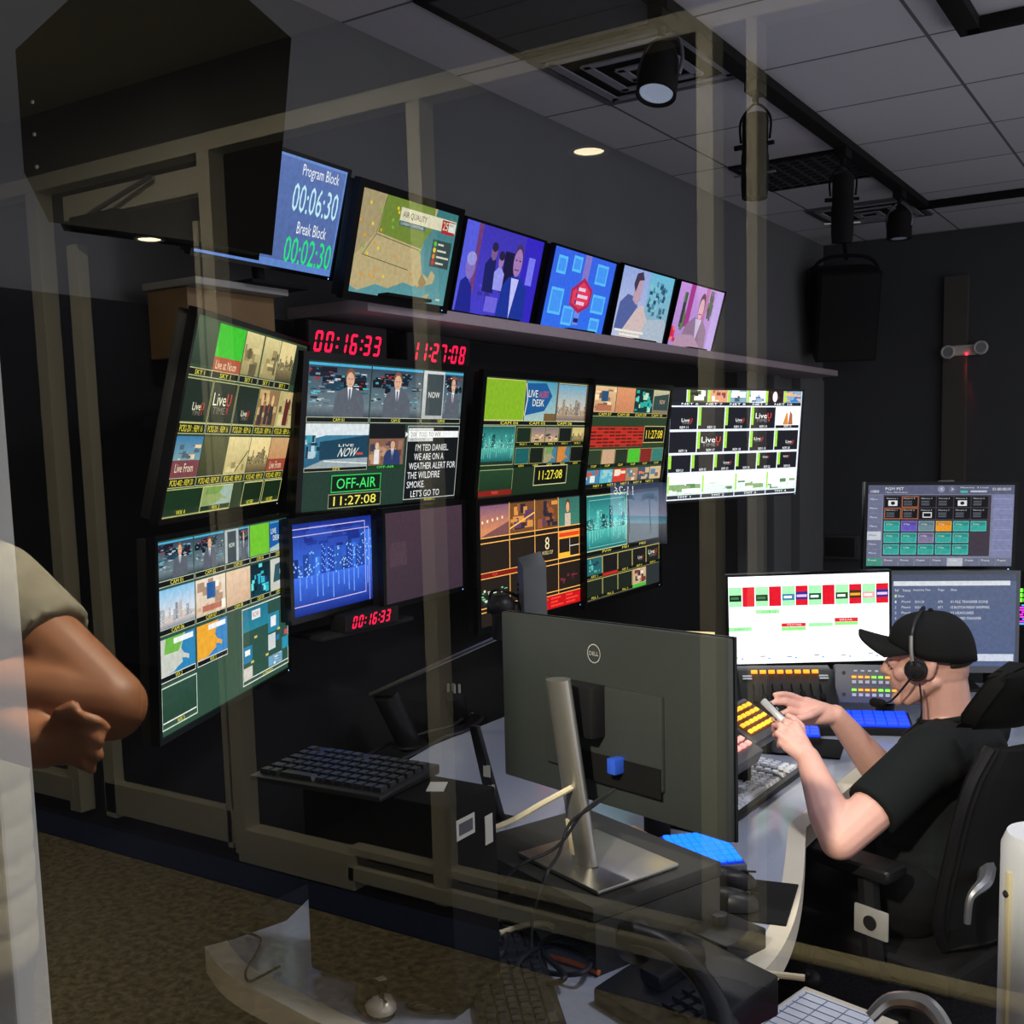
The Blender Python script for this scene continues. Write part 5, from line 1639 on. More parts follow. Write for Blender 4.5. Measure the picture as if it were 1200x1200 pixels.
# ------------------------------------------------------------------ desk phone, papers
p = atZ(800, 1185, DZ)
t = thing('desk_phone', 'black desk phone with a curved handset at the front of the desk', 'phone', along((p.x, p.y, DZ), (.93, -.36, 0)))
obj('phone_body', MB().hexa([(-.11, -.1, 0), (.11, -.1, 0), (.11, .11, 0), (-.11, .11, 0), (-.11, -.1, .03), (.11, -.1, .03), (.11, .11, .07), (-.11, .11, .07)]), M_BLACK, t, bevel=.006)
hs = MB().tube([atD(742, 1094, 1.50), atD(775, 1105, 1.49), atD(812, 1135, 1.48), atD(838, 1175, 1.47), atD(846, 1215, 1.46)], [.017, .014, .014, .017, .022], n=14)
hs.capsule(atD(742, 1096, 1.52), atD(745, 1105, 1.55), .026, .03).capsule(atD(844, 1210, 1.47), atD(835, 1222, 1.50), .03, .03)
obj('handset', hs, M_BLACK, t, world=True, smooth=60)
cr = MB().box((-.03, .02, .064), (.05, .11, .03), M=Matrix.Rotation(.18, 4, 'X'))
obj('cradle', cr, M_BLACK, t, bevel=.008)
kp = MB()
for i in range(3):
    for j in range(4):
        kp.box((.03 + .022 * i, -.06 + .022 * j, .045 + .004 * j), (.015, .014, .006))
obj('keys', kp, M_BLACK, t, smooth=None)

def paper(label, px, rz, w, d, lines=True, name='paper_sheet', z=DZ):
    p = atZ(px[0], px[1], z)
    t = thing(name, label, 'paper', Matrix.Translation((p.x, p.y, z)) @ Matrix.Rotation(rz, 4, 'Z'))
    obj('sheet', MB().box((0, 0, .0015), (w, d, .003)), mat('white_paper', (206, 212, 222), .7, var=.03), t)
    if lines:
        l = MB()
        for k in range(9):
            l.box((0, -d * .42 + d * .84 * k / 8, .0033), (w * .9, .0012, .0006))
        for k in range(4):
            l.box((-w * .42 + w * .84 * k / 3, 0, .0033), (.0012, d * .88, .0006))
        obj('printed_grid', l, mat('grid_ink', (120, 134, 160), .7), t, smooth=None)
    return t


t = thing('clip_board', 'pale clipboard with a printed grid sheet at the bottom right corner of the desk', 'clipboard', along(atZ(955, 1212, DZ - .12), atZ(1000, 1210, .6) - atZ(925, 1180, .6)))
obj('board', MB().box((0, 0, .004), (.19, .25, .008)), M_EDGE, t, bevel=.002)
obj('sheet', MB().box((-.01, .0, .0095), (.155, .215, .002)), mat('white_paper', (206, 212, 222), .7, var=.03), t)
l = MB()
for k in range(10):
    l.box((-.01, -.10 + .20 * k / 9, .0112), (.14, .0015, .0008))
for k in range(4):
    l.box((-.075 + .13 * k / 3, 0, .0112), (.0015, .20, .0008))
obj('printed_grid', l, mat('grid_ink', (110, 124, 150), .7), t, smooth=None)
pl_ = atZ(955, 1212, DZ - .12)
tag(obj('side_table', MB().box((pl_.x + .02, pl_.y - .05, DZ - .135), (.20, .30, .03)).cyl((pl_.x + .02, pl_.y - .05, .001), (pl_.x + .02, pl_.y - .05, DZ - .15), .03), M_MATTE, bevel=.003), 'low dark side table under the pale clipboard', 'table')

# ------------------------------------------------------------------ consoles and monitors of the far wing
def lit_row(k, x0, x1, y, n, w, h, S, z=.004):
    for i in range(n):
        k.box((x0 + (x1 - x0) * i / max(1, n - 1), y, z), (w, h, .006), M=S)


M_ORANGE = mat('lit_amber_keys', (255, 180, 40), .4, emit=(255, 186, 50), estr=1.25)
M_ORANGEDIM = mat('amber_backlight', (70, 34, 8), .5, emit=(90, 40, 6), estr=.5)
M_GREENLED = mat('lit_green_keys', (120, 230, 60), .4, emit=(110, 235, 50), estr=2.0)
M_AMBERLED = mat('lit_orange_keys', (255, 140, 30), .4, emit=(255, 140, 30), estr=2.0)
M_PINKLED = mat('lit_pink_keys', (255, 150, 140), .4, emit=(255, 150, 140), estr=1.4)
M_WHITEKEY = mat('white_caps', (196, 200, 210), .4)
M_CONSOLE = mat('console_grey', (84, 88, 100), .45, var=.08)

# amber button panel tilted to the operator, and its neighbour
pc = atD(879, 843, 2.86)
xd = Vector((.05, 1, 0))
def tilted(pc, s=28):
    return along(pc, xd) @ Matrix.Rotation(R(s), 4, 'X')
t = thing('button_panel', 'tilted panel of glowing amber buttons before the operator', 'button panel', tilted(pc), 'tilted button panels')
obj('housing', MB().box((0, 0, -.02), (.19, .135, .04)), M_GREYMETAL, t, bevel=.004)
obj('backlight', MB().box((0, .004, .001), (.165, .10, .003)), M_ORANGEDIM, t)
k = MB()
for j in range(4):
    lit_row(k, -.067, .067, -.034 + .025 * j, 6, .0165, .0115, Matrix.Identity(4))
obj('keys', k, M_ORANGE, t, smooth=None)
lo_ = tilted(pc).inverted()
obj('support', MB().cyl((0, 0, -.03), lo_ @ Vector((pc.x - .02, pc.y, DZ + .002)), .02).cyl(lo_ @ Vector((pc.x - .02, pc.y, DZ + .002)), lo_ @ Vector((pc.x - .02, pc.y, DZ + .012)), .05), M_BLACK, t)
pc2 = pc + Vector((.015, -.205, -.015))
t = thing('button_panel', 'second tilted panel with pink and amber buttons half hidden by the large monitor', 'button panel', tilted(pc2, 24), 'tilted button panels')
obj('housing', MB().box((0, 0, -.02), (.19, .135, .04)), M_GREYMETAL, t, bevel=.004)
k = MB()
lit_row(k, -.02, .07, -.030, 4, .018, .013, Matrix.Identity(4)); lit_row(k, -.02, .07, -.008, 4, .018, .013, Matrix.Identity(4))
obj('keys', k, M_PINKLED, t, smooth=None)
k = MB()
lit_row(k, -.02, .07, .018, 4, .018, .013, Matrix.Identity(4))
obj('keys', k, M_ORANGE, t, smooth=None)
lo_ = tilted(pc2, 24).inverted()
obj('support', MB().cyl((0, 0, -.03), lo_ @ Vector((pc2.x - .02, pc2.y, DZ + .002)), .02).cyl(lo_ @ Vector((pc2.x - .02, pc2.y, DZ + .002)), lo_ @ Vector((pc2.x - .02, pc2.y, DZ + .012)), .05), M_BLACK, t)

WF = R(-56)     # the far wing faces this way
# fader console below the white monitor
pc = atZ(930, 861, DZ)
SM = yaw_frame((pc.x, pc.y, DZ), R(-62))
t = thing('fader_console', 'black fader console with a row of amber lamps under the white monitor', 'console', SM)
pf = [(-.02, 0), (.26, 0), (.26, .17), (.20, .165), (-.02, .03)]
obj('housing', MB().add([(sx_ * .155, a, b) for sx_ in (-1, 1) for a, b in pf], [(0, 1, 2, 3, 4), (9, 8, 7, 6, 5)] + [(i, 5 + i, 5 + (i + 1) % 5, (i + 1) % 5) for i in range(5)]), M_BLACK, t, bevel=.003)
S = Matrix.Translation((0, .09, .098)) @ Matrix.Rotation(math.atan2(.135, .22), 4, 'X')
k = MB()
lit_row(k, -.10, .10, .118, 8, .020, .012, S)
obj('lamps', k, M_AMBERLED, t, smooth=None)
k = MB(); k2 = MB(); k3 = MB()
for i in range(8):
    k.box((-.11 + .031 * i, .01, .003), (.004, .10, .003), M=S)
    k2.box((-.11 + .031 * i, -.02 + .012 * (i % 3), .009), (.016, .026, .014), M=S)
lit_row(k3, -.02, .11, -.085, 5, .018, .012, S)
obj('fader_slots', k, M_GLOSS, t, smooth=None)
obj('fader_caps', k2, M_MATTE, t, bevel=.002)
obj('keys', k3, M_BLUEDIM, t, smooth=None)
k4 = MB().box((-.125, .10, .002), (.03, .006, .002), M=S).box((-.125, .088, .002), (.03, .006, .002), M=S).box((.125, .10, .002), (.03, .006, .002), M=S).box((.125, .088, .002), (.03, .006, .002), M=S)
obj('printed_labels', k4, M_WHITEKEY, t, smooth=None)

# rack panel with green and amber keys, half behind the cap
pc = atD(1040, 802, 3.50)
t = thing('router_unit', 'grey control panel with rows of green and orange keys behind the operator face', 'control panel', yaw_frame((pc.x, pc.y, pc.z), R(-70), R(-14)))
obj('faceplate', MB().box((0, .05, 0), (.33, .10, .125)), M_CONSOLE, t, bevel=.003)
lo_ = yaw_frame((pc.x, pc.y, pc.z), R(-70), R(-14)).inverted()
obj('foot', MB().cyl((0, .06, -.05), lo_ @ Vector((pc.x - .03, pc.y + .08, DZ + .003)), .03), M_BLACK, t)
kg, ka, kw = MB(), MB(), MB()
for r, z in enumerate((.022, -.020)):
    for i in range(11):
        (kg if (i * 7 + r * 3) % 5 in (1, 3) else ka).box((-.105 + .021 * i, -.002, z), (.014, .006, .007))
        kw.box((-.105 + .021 * i, -.002, z - .016), (.013, .006, .010))
for i in range(9):
    kw.box((-.10 + .022 * i, -.002, .042), (.011, .005, .006))
obj('keys', kg, M_GREENLED, t, smooth=None)
obj('keys', ka, M_AMBERLED, t, smooth=None)
obj('keys', kw, M_WHITEKEY, t, smooth=None)
for z in (.035, -.035):
    obj('screw', MB().cyl((-.137, -.003, z), (-.137, .002, z), .006, n=10), M_CABLE, t)
# deep blue lit keypad on the desk in front of it
pa = atZ(1018, 845, DZ + .03)
keypad('deep blue lit keypad on the desk between the hands and the face', along((pa.x, pa.y, DZ), Vector((.93, .36, 0))), .26, .13, .025, 7, 4, M_BLUE2, M_BLACK, M_BLUEDIM, group='blue lit keypads', tilt=.02, sizes=.86)
pa = atZ(938, 859, DZ + .03)
keypad('small blue lit keypad glimpsed between the two hands', along((pa.x, pa.y, DZ), Vector((.93, .36, 0))), .12, .07, .025, 4, 3, M_BLUE2, M_BLACK, M_BLUEDIM, group='blue lit keypads', tilt=.015, sizes=.86)
pm = atZ(940, 876, DZ)
tag(obj('mouse_pad', MB().box((pm.x, pm.y, DZ + .003), (.24, .20, .005), rz=.2), M_MATTE, bevel=.002), 'dark mouse pad under the operator hands', 'mouse pad')
mouse('silver and black mouse on the dark pad under the hands', atZ(920, 878, DZ + .0057), R(80), M_GREYMETAL)


def work_monitor(name, label, px, D_, yaw, w, asp, strength, draw, stand=True, tilt=0, roll=0, bez=.008, metal=None):
    p = px
    h = w * asp
    M = yaw_frame(p, R(yaw), R(tilt), R(roll))
    t = thing(name, label, 'monitor', M, 'monitors of the far work station')
    b = MB()
    b.box((0, .004, h / 2 + bez / 2), (w + 2 * bez, .014, bez)).box((0, .004, -h / 2 - bez), (w + 2 * bez, .014, bez * 2)).box((w / 2 + bez / 2, .004, 0), (bez, .014, h)).box((-w / 2 - bez / 2, .004, 0), (bez, .014, h))
    obj('bezel', b, metal or M_GLOSS, t, smooth=None)
    obj('back_shell', MB().box((0, .025, 0), (w + 2 * bez, .03, h + 2 * bez)), M_BLACK, t, bevel=.004)
    I = M.inverted()
    if stand:
        fo = Vector((p.x + .0, p.y + .10, DZ))
        fo = M @ Vector((0, .10, 0))
        fo.z = DZ
        st = MB().cyl(I @ (fo + Vector((0, 0, .01))), (0, .06, 0), .02).box((0, .045, 0), (.08, .03, .08))
        st.box((0, 0, .006), (.22, .16, .012), M=I @ Matrix.Translation(fo) @ Matrix.Rotation(R(yaw + 90), 4, 'Z'))
        obj('stand', st, M_BLACK, t)
    c = Canvas(w, h)
    draw(c)
    c.finish('screen', strength, t)
    obj('power_light', MB().ball((w / 2 - .012, -.004, -h / 2 - bez), .003, 8), mat('blue_led', (120, 180, 255), .4, emit=(120, 180, 255), estr=3), t)
    return t


def draw_timeline(c):
    c.rect(0, 0, 160, 90, (244, 246, 250))
    for k in range(12):
        x = 1 + 13.3 * k
        c.text('00:%02d:15' % (k + 11), x + 1, 4 + (k % 2) * 1.5, 9, 1.6, (150, 156, 170))
        if k % 2 == 0:
            c.rect(x - .4, 11, 13, 20, (150, 226, 160)); c.rect(x, 19, 12, 6.5, [(20, 26, 24), (24, 40, 30), (60, 110, 150), (20, 60, 50), (40, 60, 30), (210, 150, 150)][k // 2]); c.rect(x + 1.5, 21, 8, 2.4, (220, 230, 226) if k > 2 else (50, 110, 60))
        else:
            c.rect(x, 11, 12, 20, (196, 16, 34))
            if k in (5, 9, 11):
                c.rect(x, 17, 12, 8, (40, 40, 120) if k != 9 else (60, 40, 20)); c.rect(x + 1, 20, 10, 2.5, (220, 170, 210) if k != 9 else (220, 150, 40))
    c.rect(27, 34.5, 24, 4, (146, 222, 150)); c.text('GFX ROLL', 33, 35.5, 15, 2, (70, 120, 80))
    c.rect(0, 52, 23, 4, (146, 222, 150)); c.text('AUDIO 1', 5, 53, 13, 2, (70, 120, 80))
    c.rect(53, 49, 24, 3.6, (196, 30, 44)); c.text('WEATHER', 58, 49.8, 15, 2, (240, 190, 190)); c.rect(53, 53, 24, 3.6, (130, 216, 110))
    c.rect(80, 49.5, 24, 3.6, (146, 222, 150)); c.rect(106, 45, 23, 4, (196, 30, 44)); c.text('BREAK', 111, 46, 13, 2, (240, 190, 190)); c.rect(106, 49.2, 23, 3.2, (130, 216, 110))
    for k in range(6):
        c.rect(4 + 27 * k, 83 - (k % 2), 5, 1, (110, 120, 140)); c.rect(12 + 27 * k, 84, 2, 1.4, (70, 140, 220))
    c.rect(154, 84, 6, 2, (120, 190, 240))


def draw_list(c):
    c.grad(0, 0, 160, 90, (96, 108, 138), (90, 104, 142))
    c.rect(0, 0, 160, 7, (84, 92, 116)); c.rect(2, 6.5, 150, 4.5, (228, 232, 240))
    for s, x, w in (('Ref', 4, 5), ('Status', 14, 10), ('Remaining Time', 28, 22), ('Page', 60, 8), ('Skip', 76, 8)):
        c.text(s, x, 14, w, 2.6, (226, 230, 238))
    c.disc(5, 21, 1.6, 1.6, (200, 220, 150)); c.text('Show', 8, 19.8, 8, 2.4, (226, 230, 238))
    for k, s in enumerate(('V1 FILE TRANSFER DONE', 'V2 BOSTON FRIDAY SHOPPING', 'V3 HEADLINES', 'V4 PLAYED TRANSFER')):
        y = 25.5 + 5.4 * k
        c.text('%d' % (k + 1), 4, y, 2, 2.4, (226, 230, 238)); c.text('Played', 13, y, 11, 2.6, (226, 230, 238)); c.text('00:01:%02d' % (20 + k * 7), 30, y, 12, 2.4, (226, 230, 238)); c.text('0%d' % (70 + k), 60, y, 6, 2.4, (226, 230, 238)); c.text(s, 76, y, [48, 50, 30, 40][k], 2.6, (232, 236, 242))
    c.rect(104, 78, 54, 7, (214, 222, 240))


def draw_touch(c):
    c.grad(0, 0, 160, 90, (122, 126, 150), (132, 136, 160))
    c.rect(0, 0, 160, 10, (92, 96, 122)); c.text('1080', 3, 5.5, 9, 3, (235, 238, 245)); c.text('PGM PST', 19, 2.5, 20, 3, (235, 238, 245)); c.text('1 Show - Main Rundown', 19, 7, 24, 1.8, (220, 224, 236))
    c.disc(80, 4.5, 4, 3.6, (140, 144, 170)); c.text('<', 79, 3, 2.6, 3, WH); c.disc(92, 4.5, 4, 3.6, (110, 112, 136)); c.text('>', 91, 3, 2.6, 3, WH); c.rect(101, 6, 8, 2.5, (60, 190, 170)); c.text('Memory  3 Load', 101, 2, 30, 2, WH); c.text('01:00:00:00', 136, 3, 20, 3, WH); c.rect(112, 6, 18, 2, (190, 196, 214))
    for k in range(7):
        y = 11.5 + 10 * k
        c.rect(0, y, 15.5, 9.4, (206, 210, 220) if k == 4 else (114, 118, 146)); c.text('Menu', 2.5, y + 3, 8, 2, (60, 64, 80) if k == 4 else (220, 224, 236))
    c.rect(17, 11, 118, 68, (66, 58, 70))
    for j in range(2):
        for i in range(6):
            x, y = 18.5 + 19 * i, 12.5 + 13 * j
            c.rect(x, y, 18, 12, (14, 15, 18))
            if (i, j) in ((0, 1), (1, 0)) or (i, j) == (1, 1):
                c.border(x, y, 18, 12, .7, (200, 110, 50))
            c.text('Memory %d' % (i + 1), x + 2, y + 1.5, 12, 1.8, (214, 218, 226))
            if (i, j) in ((0, 0), (4, 0), (2, 1)):
                c.rect(x + 4, y + 4.5, 10, 6, (236, 238, 240)); c.rect(x + 5, y + 5.5, 8, 4, (20, 22, 24)) if j else c.disc(x + 9, y + 7.5, 2.4, 2, (30, 32, 36))
            else:
                for q in range(3):
                    c.rect(x + 2, y + 5 + 2 * q, 9, .8, (110, 116, 128))
    for j in range(3):
        for i in range(6):
            if (i, j) in ((5, 1), (5, 2)):
                continue
            x, y = 19 + 19 * i, 40.5 + 13 * j
            col = (56, 170, 160)
            if (i, j) == (1, 0):
                col = (104, 90, 190)
            if (i, j) == (2, 0):
                col = (110, 140, 150)
            if (i, j) == (3, 0):
                col = (246, 156, 40)
            if (i, j) == (2, 1):
                col = (130, 124, 160)
            c.rect(x - .5, y - .5, 17, 11, tuple(min(255, int(v * 1.2 + 30)) for v in col)); c.rect(x, y, 16, 10, tuple(int(v * .85) for v in col)); c.rect(x, y + 4, 16, 6, col); c.text('Clip', x + 2, y + 2, 7, 2, WH)
    for k in range(6):
        c.rect(137, 11 + 11.4 * k, 22, 10.6, (132, 136, 176)); c.rect(138, 15 + 11.4 * k, 20, .6, (160, 164, 200))
    for k in range(9):
        x = 17.8 * k
        c.rect(x, 81, 17, 9, (70, 150, 130) if k == 0 else ((190, 194, 206) if k == 5 else (112, 116, 140))); c.text('Preset', x + 2, 82.5, 9, 2, WH)


work_monitor('work_monitor', 'wide white monitor with a red and green timeline before the operator', atD(947.5, 725, 3.70), 0, -62, .543, 9 / 16, 1.7, draw_timeline, roll=1.0)
work_monitor('work_monitor', 'grey blue monitor listing rundown items behind the operator cap', atD(1117, 727, 3.88), 0, -66, .429, .78, 1.0, draw_list, metal=M_GREYMETAL, bez=.012)
PT = EYE + (Vector((-.809, 3.887, 1.351)) - EYE) * 1.07
work_monitor('touch_monitor', 'upper touch monitor with rows of teal and orange buttons', PT, 0, -60, .535, 9 / 16, 1.0, draw_touch, roll=-1.2, bez=.012)
p = atD(1110, 566, (PT - EYE).dot(_f) + .01)
tag(obj('webcam', MB().box((0, .012, .0), (.055, .025, .02), M=yaw_frame(p, R(-60))), M_GREYMETAL, bevel=.004), 'small grey camera clipped on top of the touch monitor', 'camera')

# meter racks at the far right
def meters(label, px, D_, w, h, yaw, seed, floor):
    p = atD(px[0], px[1], D_)
    M = yaw_frame((p.x, p.y, p.z), R(yaw))
    t = thing('level_meter', label, 'meter', M, 'meter racks at the right')
    I = M.inverted()
    zz = p.z - floor
    obj('rack_case', MB().box((0, .14, (h / 2 + .04 - zz) / 2), (w + .06, .26, zz + h / 2 + .04)), M_MATTE, t, bevel=.004)
    rnd = random.Random(seed)
    g, pk, cy = MB(), MB(), MB()
    for i in range(8):
        for j in range(3):
            if rnd.random() < .72 or j == 0:
                g.box((-w / 2 + w * (i + .5) / 8, .008, h * .18 + h * .12 * j), (w / 8 * .78, .006, h * .09))
    for i in range(4):
        for j in range(9):
            (pk if rnd.random() < .6 else cy).box((-w / 2 + w * (i + .35 + rnd.random() * .3) / 4, .008, h * .05 - h * .058 * j), (w / 4 * rnd.uniform(.2, .6), .006, h * .034))
    obj('green_segments', g, M_GREENLED, t, smooth=None)
    obj('pink_segments', pk, mat('lit_magenta', (230, 60, 220), .4, emit=(220, 50, 220), estr=1.4), t, smooth=None)
    obj('cyan_segments', cy, mat('lit_cyan', (80, 180, 240), .4, emit=(80, 170, 240), estr=1.2), t, smooth=None)
    return t


meters('low rack with green and magenta meters at the right behind the chair', (1190, 955), 3.4, .21, .17, -70, 5, 0)
meters('small green and magenta meter rack beyond the grey blue monitor', (1207, 712), 4.75, .22, .18, -70, 8, 0)
# ------------------------------------------------------------------ people
M_SKIN = mat('skin', (216, 166, 152), .5, var=.06, scale=60, bump=.05)
M_SKIN2 = mat('tanned_skin', (138, 90, 60), .5, var=.06, scale=60, bump=.05)
M_TEE = mat('charcoal_cotton', (21, 25, 26), .9, var=.12, scale=90, bump=.25, spec=.15)
M_PANTS = mat('black_denim', (17, 18, 20), .9, var=.15, scale=120, bump=.2, spec=.1)
M_CAP = mat('black_twill', (15, 16, 17), .85, var=.15, scale=150, bump=.2, spec=.2)
M_HAIR = mat('brown_hair', (52, 40, 34), .7, var=.25, scale=120, bump=.5)


def basis(o, F, U=(0, 0, 1)):
    F = Vector(F).normalized()
    U = Vector(U)
    Lf = U.cross(F).normalized()
    U = F.cross(Lf)
    return Matrix(((F.x, Lf.x, U.x, o[0]), (F.y, Lf.y, U.y, o[1]), (F.z, Lf.z, U.z, o[2]), (0, 0, 0, 1)))


def head_shapes(mb, B, s=1.0, both_ears=True):
    P = lambda x, y, z: B @ Vector((x * s, y * s, z * s))
    rot = B.to_3x3().normalized()
    E = lambda c, r: mb.ball(P(*c), tuple(v * s for v in r), 20, rot=rot)
    C = lambda a, b, r0, r1: mb.capsule(P(*a), P(*b), r0 * s, r1 * s)
    E((-.012, 0, .035), (.100, .077, .088))
    E((.028, 0, -.035), (.066, .060, .078))
    E((-.03, 0, -.02), (.072, .066, .06))
    for y in (-1, 1):
        C((-.018, .052 * y, -.045), (.055, .024 * y, -.098), .020, .020)
        C((.084, .036 * y, .020), (.094, .012 * y, .022), .012, .011)
        E((.066, .040 * y, -.022), (.026, .022, .026))
        E((.103, .011 * y, -.030), (.012, .009, .008))
        C((.080, .022 * y, -.056), (.0985, .002 * y, -.055), .007, .0095)
        C((.078, .022 * y, -.068), (.094, .002 * y, -.067), .007, .010)
        if both_ears or y == 1:
            e = Matrix.Rotation(-.25, 3, 'Y')
            mb.ball(P(-.008, .079 * y, -.006), (.019 * s, .009 * s, .033 * s), 14, rot=rot @ e)
            mb.ball(P(-.016, .083 * y, .004), (.014 * s, .007 * s, .024 * s), 12, rot=rot @ e)
    C((.096, 0, .016), (.1185, 0, -.024), .0085, .0125)
    E((.092, 0, .030), (.016, .045, .016))
    E((.082, 0, -.103), (.022, .024, .020))
    E((.086, 0, -.045), (.018, .030, .03))


def cap_on(B, parent, s=1.0):
    n, m = 40, 12
    vs, fs = [], []
    for j in range(m + 1):
        t_ = j / m
        for i in range(n):
            a = 2 * PI * i / n
            zb = .030 + .026 * math.cos(a) - .012 * (1 - abs(math.cos(a)))
            zt = .142
            ang = PI / 2 * t_
            rx = .116 * math.sin(ang) ** .78
            ry = .094 * math.sin(ang) ** .78
            z = zb + (zt - zb) * math.cos(ang) ** .9
            vs.append(B @ Vector(((-.010 + rx * math.cos(a)) * s, ry * math.sin(a) * s, z * s)))
    for j in range(m):
        for i in range(n):
            fs.append((j * n + i, (j + 1) * n + i, (j + 1) * n + (i + 1) % n, j * n + (i + 1) % n))
    mb = MB().add(vs, fs)
    me_o = obj('cap', mb, M_CAP, parent, world=True, smooth=60)
    sm = me_o.modifiers.new('thick', 'SOLIDIFY')
    sm.thickness = .004
    vs, fs = [], []
    N, K = 16, 8
    for top in (0, 1):
        for k in range(K + 1):
            u_ = k / K
            for i in range(N + 1):
                q = -1 + 2 * i / N
                a = q * R(62)
                x0, y0 = -.010 + .114 * math.cos(a), .093 * math.sin(a)
                x1, y1 = .108 + .078 * (1 - abs(q) ** 2.6), .080 * math.sin(a) / math.sin(R(62))
                x1 = max(x1, x0)
                z = .053 + .030 * u_ - .058 * q * q * (.35 + .65 * u_) + .009 * top
                vs.append(B @ Vector(((x0 + (x1 - x0) * u_) * s, (y0 + (y1 - y0) * u_) * s, z * s)))
    W_ = N + 1
    T = (K + 1) * W_
    for k in range(K):
        for i in range(N):
            a = k * W_ + i
            fs.append((a, a + 1, a + W_ + 1, a + W_))
            fs.append((T + a, T + a + W_, T + a + W_ + 1, T + a + 1))
    for k in range(K):
        for i in (0, N):
            a = k * W_ + i
            fs.append((a, a + W_, T + a + W_, T + a))
    for i in range(N):
        a = K * W_ + i
        fs.append((a, a + 1, T + a + 1, T + a))
    obj('cap_brim', MB().add(vs, fs), M_CAP, me_o, smooth=50) if False else obj('cap_brim', MB().add([_inv[root_of(parent).name] @ p for p in vs], fs), M_CAP, me_o, smooth=50)
    obj('cap_button', MB().ball(_inv[root_of(parent).name] @ (B @ Vector((-.010 * s, 0, .143 * s))), .007, 10), M_CAP, me_o)
    return me_o


def finger(mb, pts, r0=.0092, r1=.0072):
    n = len(pts)
    mb.chain(pts, [r0 + (r1 - r0) * i / (n - 1) for i in range(n)], 12)


# ---- the operator
HC = atD(1089, 775, 2.76)
FH = Vector((-.985, -.10, -.06))
HB = basis(HC, FH)
FB = Vector((-.92, .30, 0)).normalized()
LB = Vector((0, 0, 1)).cross(FB)
NB = atD(1112, 838, 2.78)
hipc = atD(1088, 1010, 2.74)
hipc.z = .54
person = thing('person', 'person in black cap, headset and dark tee sitting at the desk holding a small device', 'person', (hipc.x, hipc.y, 0))
SL = atD(1090, 886, 2.58)
EL = atD(984, 984, 2.47)
WL = atD(947, 888, 2.62)
SR = NB - LB * .17 - Vector((0, 0, .06))
ER = atD(1046, 922, 2.95)
WR = atD(979, 838, 2.82)
body = MB()
head_shapes(body, HB, .95)
body.capsule(HB @ Vector((-.035, 0, -.045)), NB + Vector((0, 0, -.03)), .056, .064)
body.capsule(NB + Vector((0, 0, -.05)), SL + Vector((0, 0, -.01)), .06, .05).capsule(NB + Vector((0, 0, -.05)), SR, .06, .05)
body.chain([SL, SL.lerp(EL, .5), EL], [.054, .056, .047])
body.chain([EL, EL.lerp(WL, .3), EL.lerp(WL, .75), WL], [.046, .050, .036, .029])
body.chain([SR, SR.lerp(ER, .5), ER], [.052, .052, .045])
body.chain([ER, ER.lerp(WR, .3), ER.lerp(WR, .75), WR], [.044, .048, .035, .028])
rb = basis((0, 0, 0), FB).to_3x3()
for k in range(7):
    u_ = k / 6
    c_ = hipc.lerp(NB + Vector((0, 0, -.12)), u_)
    body.ball(c_, (.10, .155, .10), 18, rot=rb)
# left hand: back of the hand to the camera, fingers closing on the device
K = [atD(932, 850, 2.66), atD(925, 857, 2.65), atD(920, 866, 2.64), atD(922, 875, 2.635)]
for k in K:
    body.capsule(WL, k, .024, .0135)
body.capsule(WL.lerp(K[1], .55), K[2], .022, .014)
finger(body, [K[0], atD(921, 845, 2.675), atD(913, 845, 2.70), atD(910, 850, 2.71)])
finger(body, [K[1], atD(914, 850, 2.66), atD(907, 850, 2.69), atD(907, 856, 2.705)])
finger(body, [K[2], atD(911, 859, 2.645), atD(908, 862, 2.675), atD(912, 865, 2.69)])
finger(body, [K[3], atD(914, 870, 2.64), atD(913, 874, 2.66), atD(918, 874, 2.67)], .0085, .0066)
finger(body, [WL.lerp(K[0], .45), atD(939, 852, 2.69), atD(931, 843, 2.71), atD(923, 839, 2.71)], .0125, .0085)
# right hand: open, fingertips on the far end of the device
K2 = [atD(944, 822, 2.80), atD(940, 829, 2.79), atD(938, 837, 2.78), atD(940, 845, 2.775)]
for k in K2:
    body.capsule(WR, k, .024, .0135)
body.capsule(WR.lerp(K2[1], .5), K2[2], .022, .014)
finger(body, [K2[0], atD(928, 815, 2.78), atD(917, 813, 2.76), atD(908, 814, 2.75)])
finger(body, [K2[1], atD(920, 823, 2.76), atD(908, 823, 2.745), atD(899, 827, 2.73)])
finger(body, [K2[2], atD(922, 834, 2.755), atD(912, 838, 2.74), atD(906, 843, 2.725)])
finger(body, [K2[3], atD(928, 848, 2.75), atD(920, 851, 2.735), atD(914, 853, 2.72)], .0085, .0066)
finger(body, [WR.lerp(K2[0], .4), atD(950, 838, 2.75), atD(938, 842, 2.73), atD(929, 844, 2.715)], .0125, .0085)
I = _inv[person.name]
body.v = [I @ p for p in body.v]
me = skin_mesh(body, 'body', .0042, 4)
obj('body', None, M_SKIN, person, me=me)

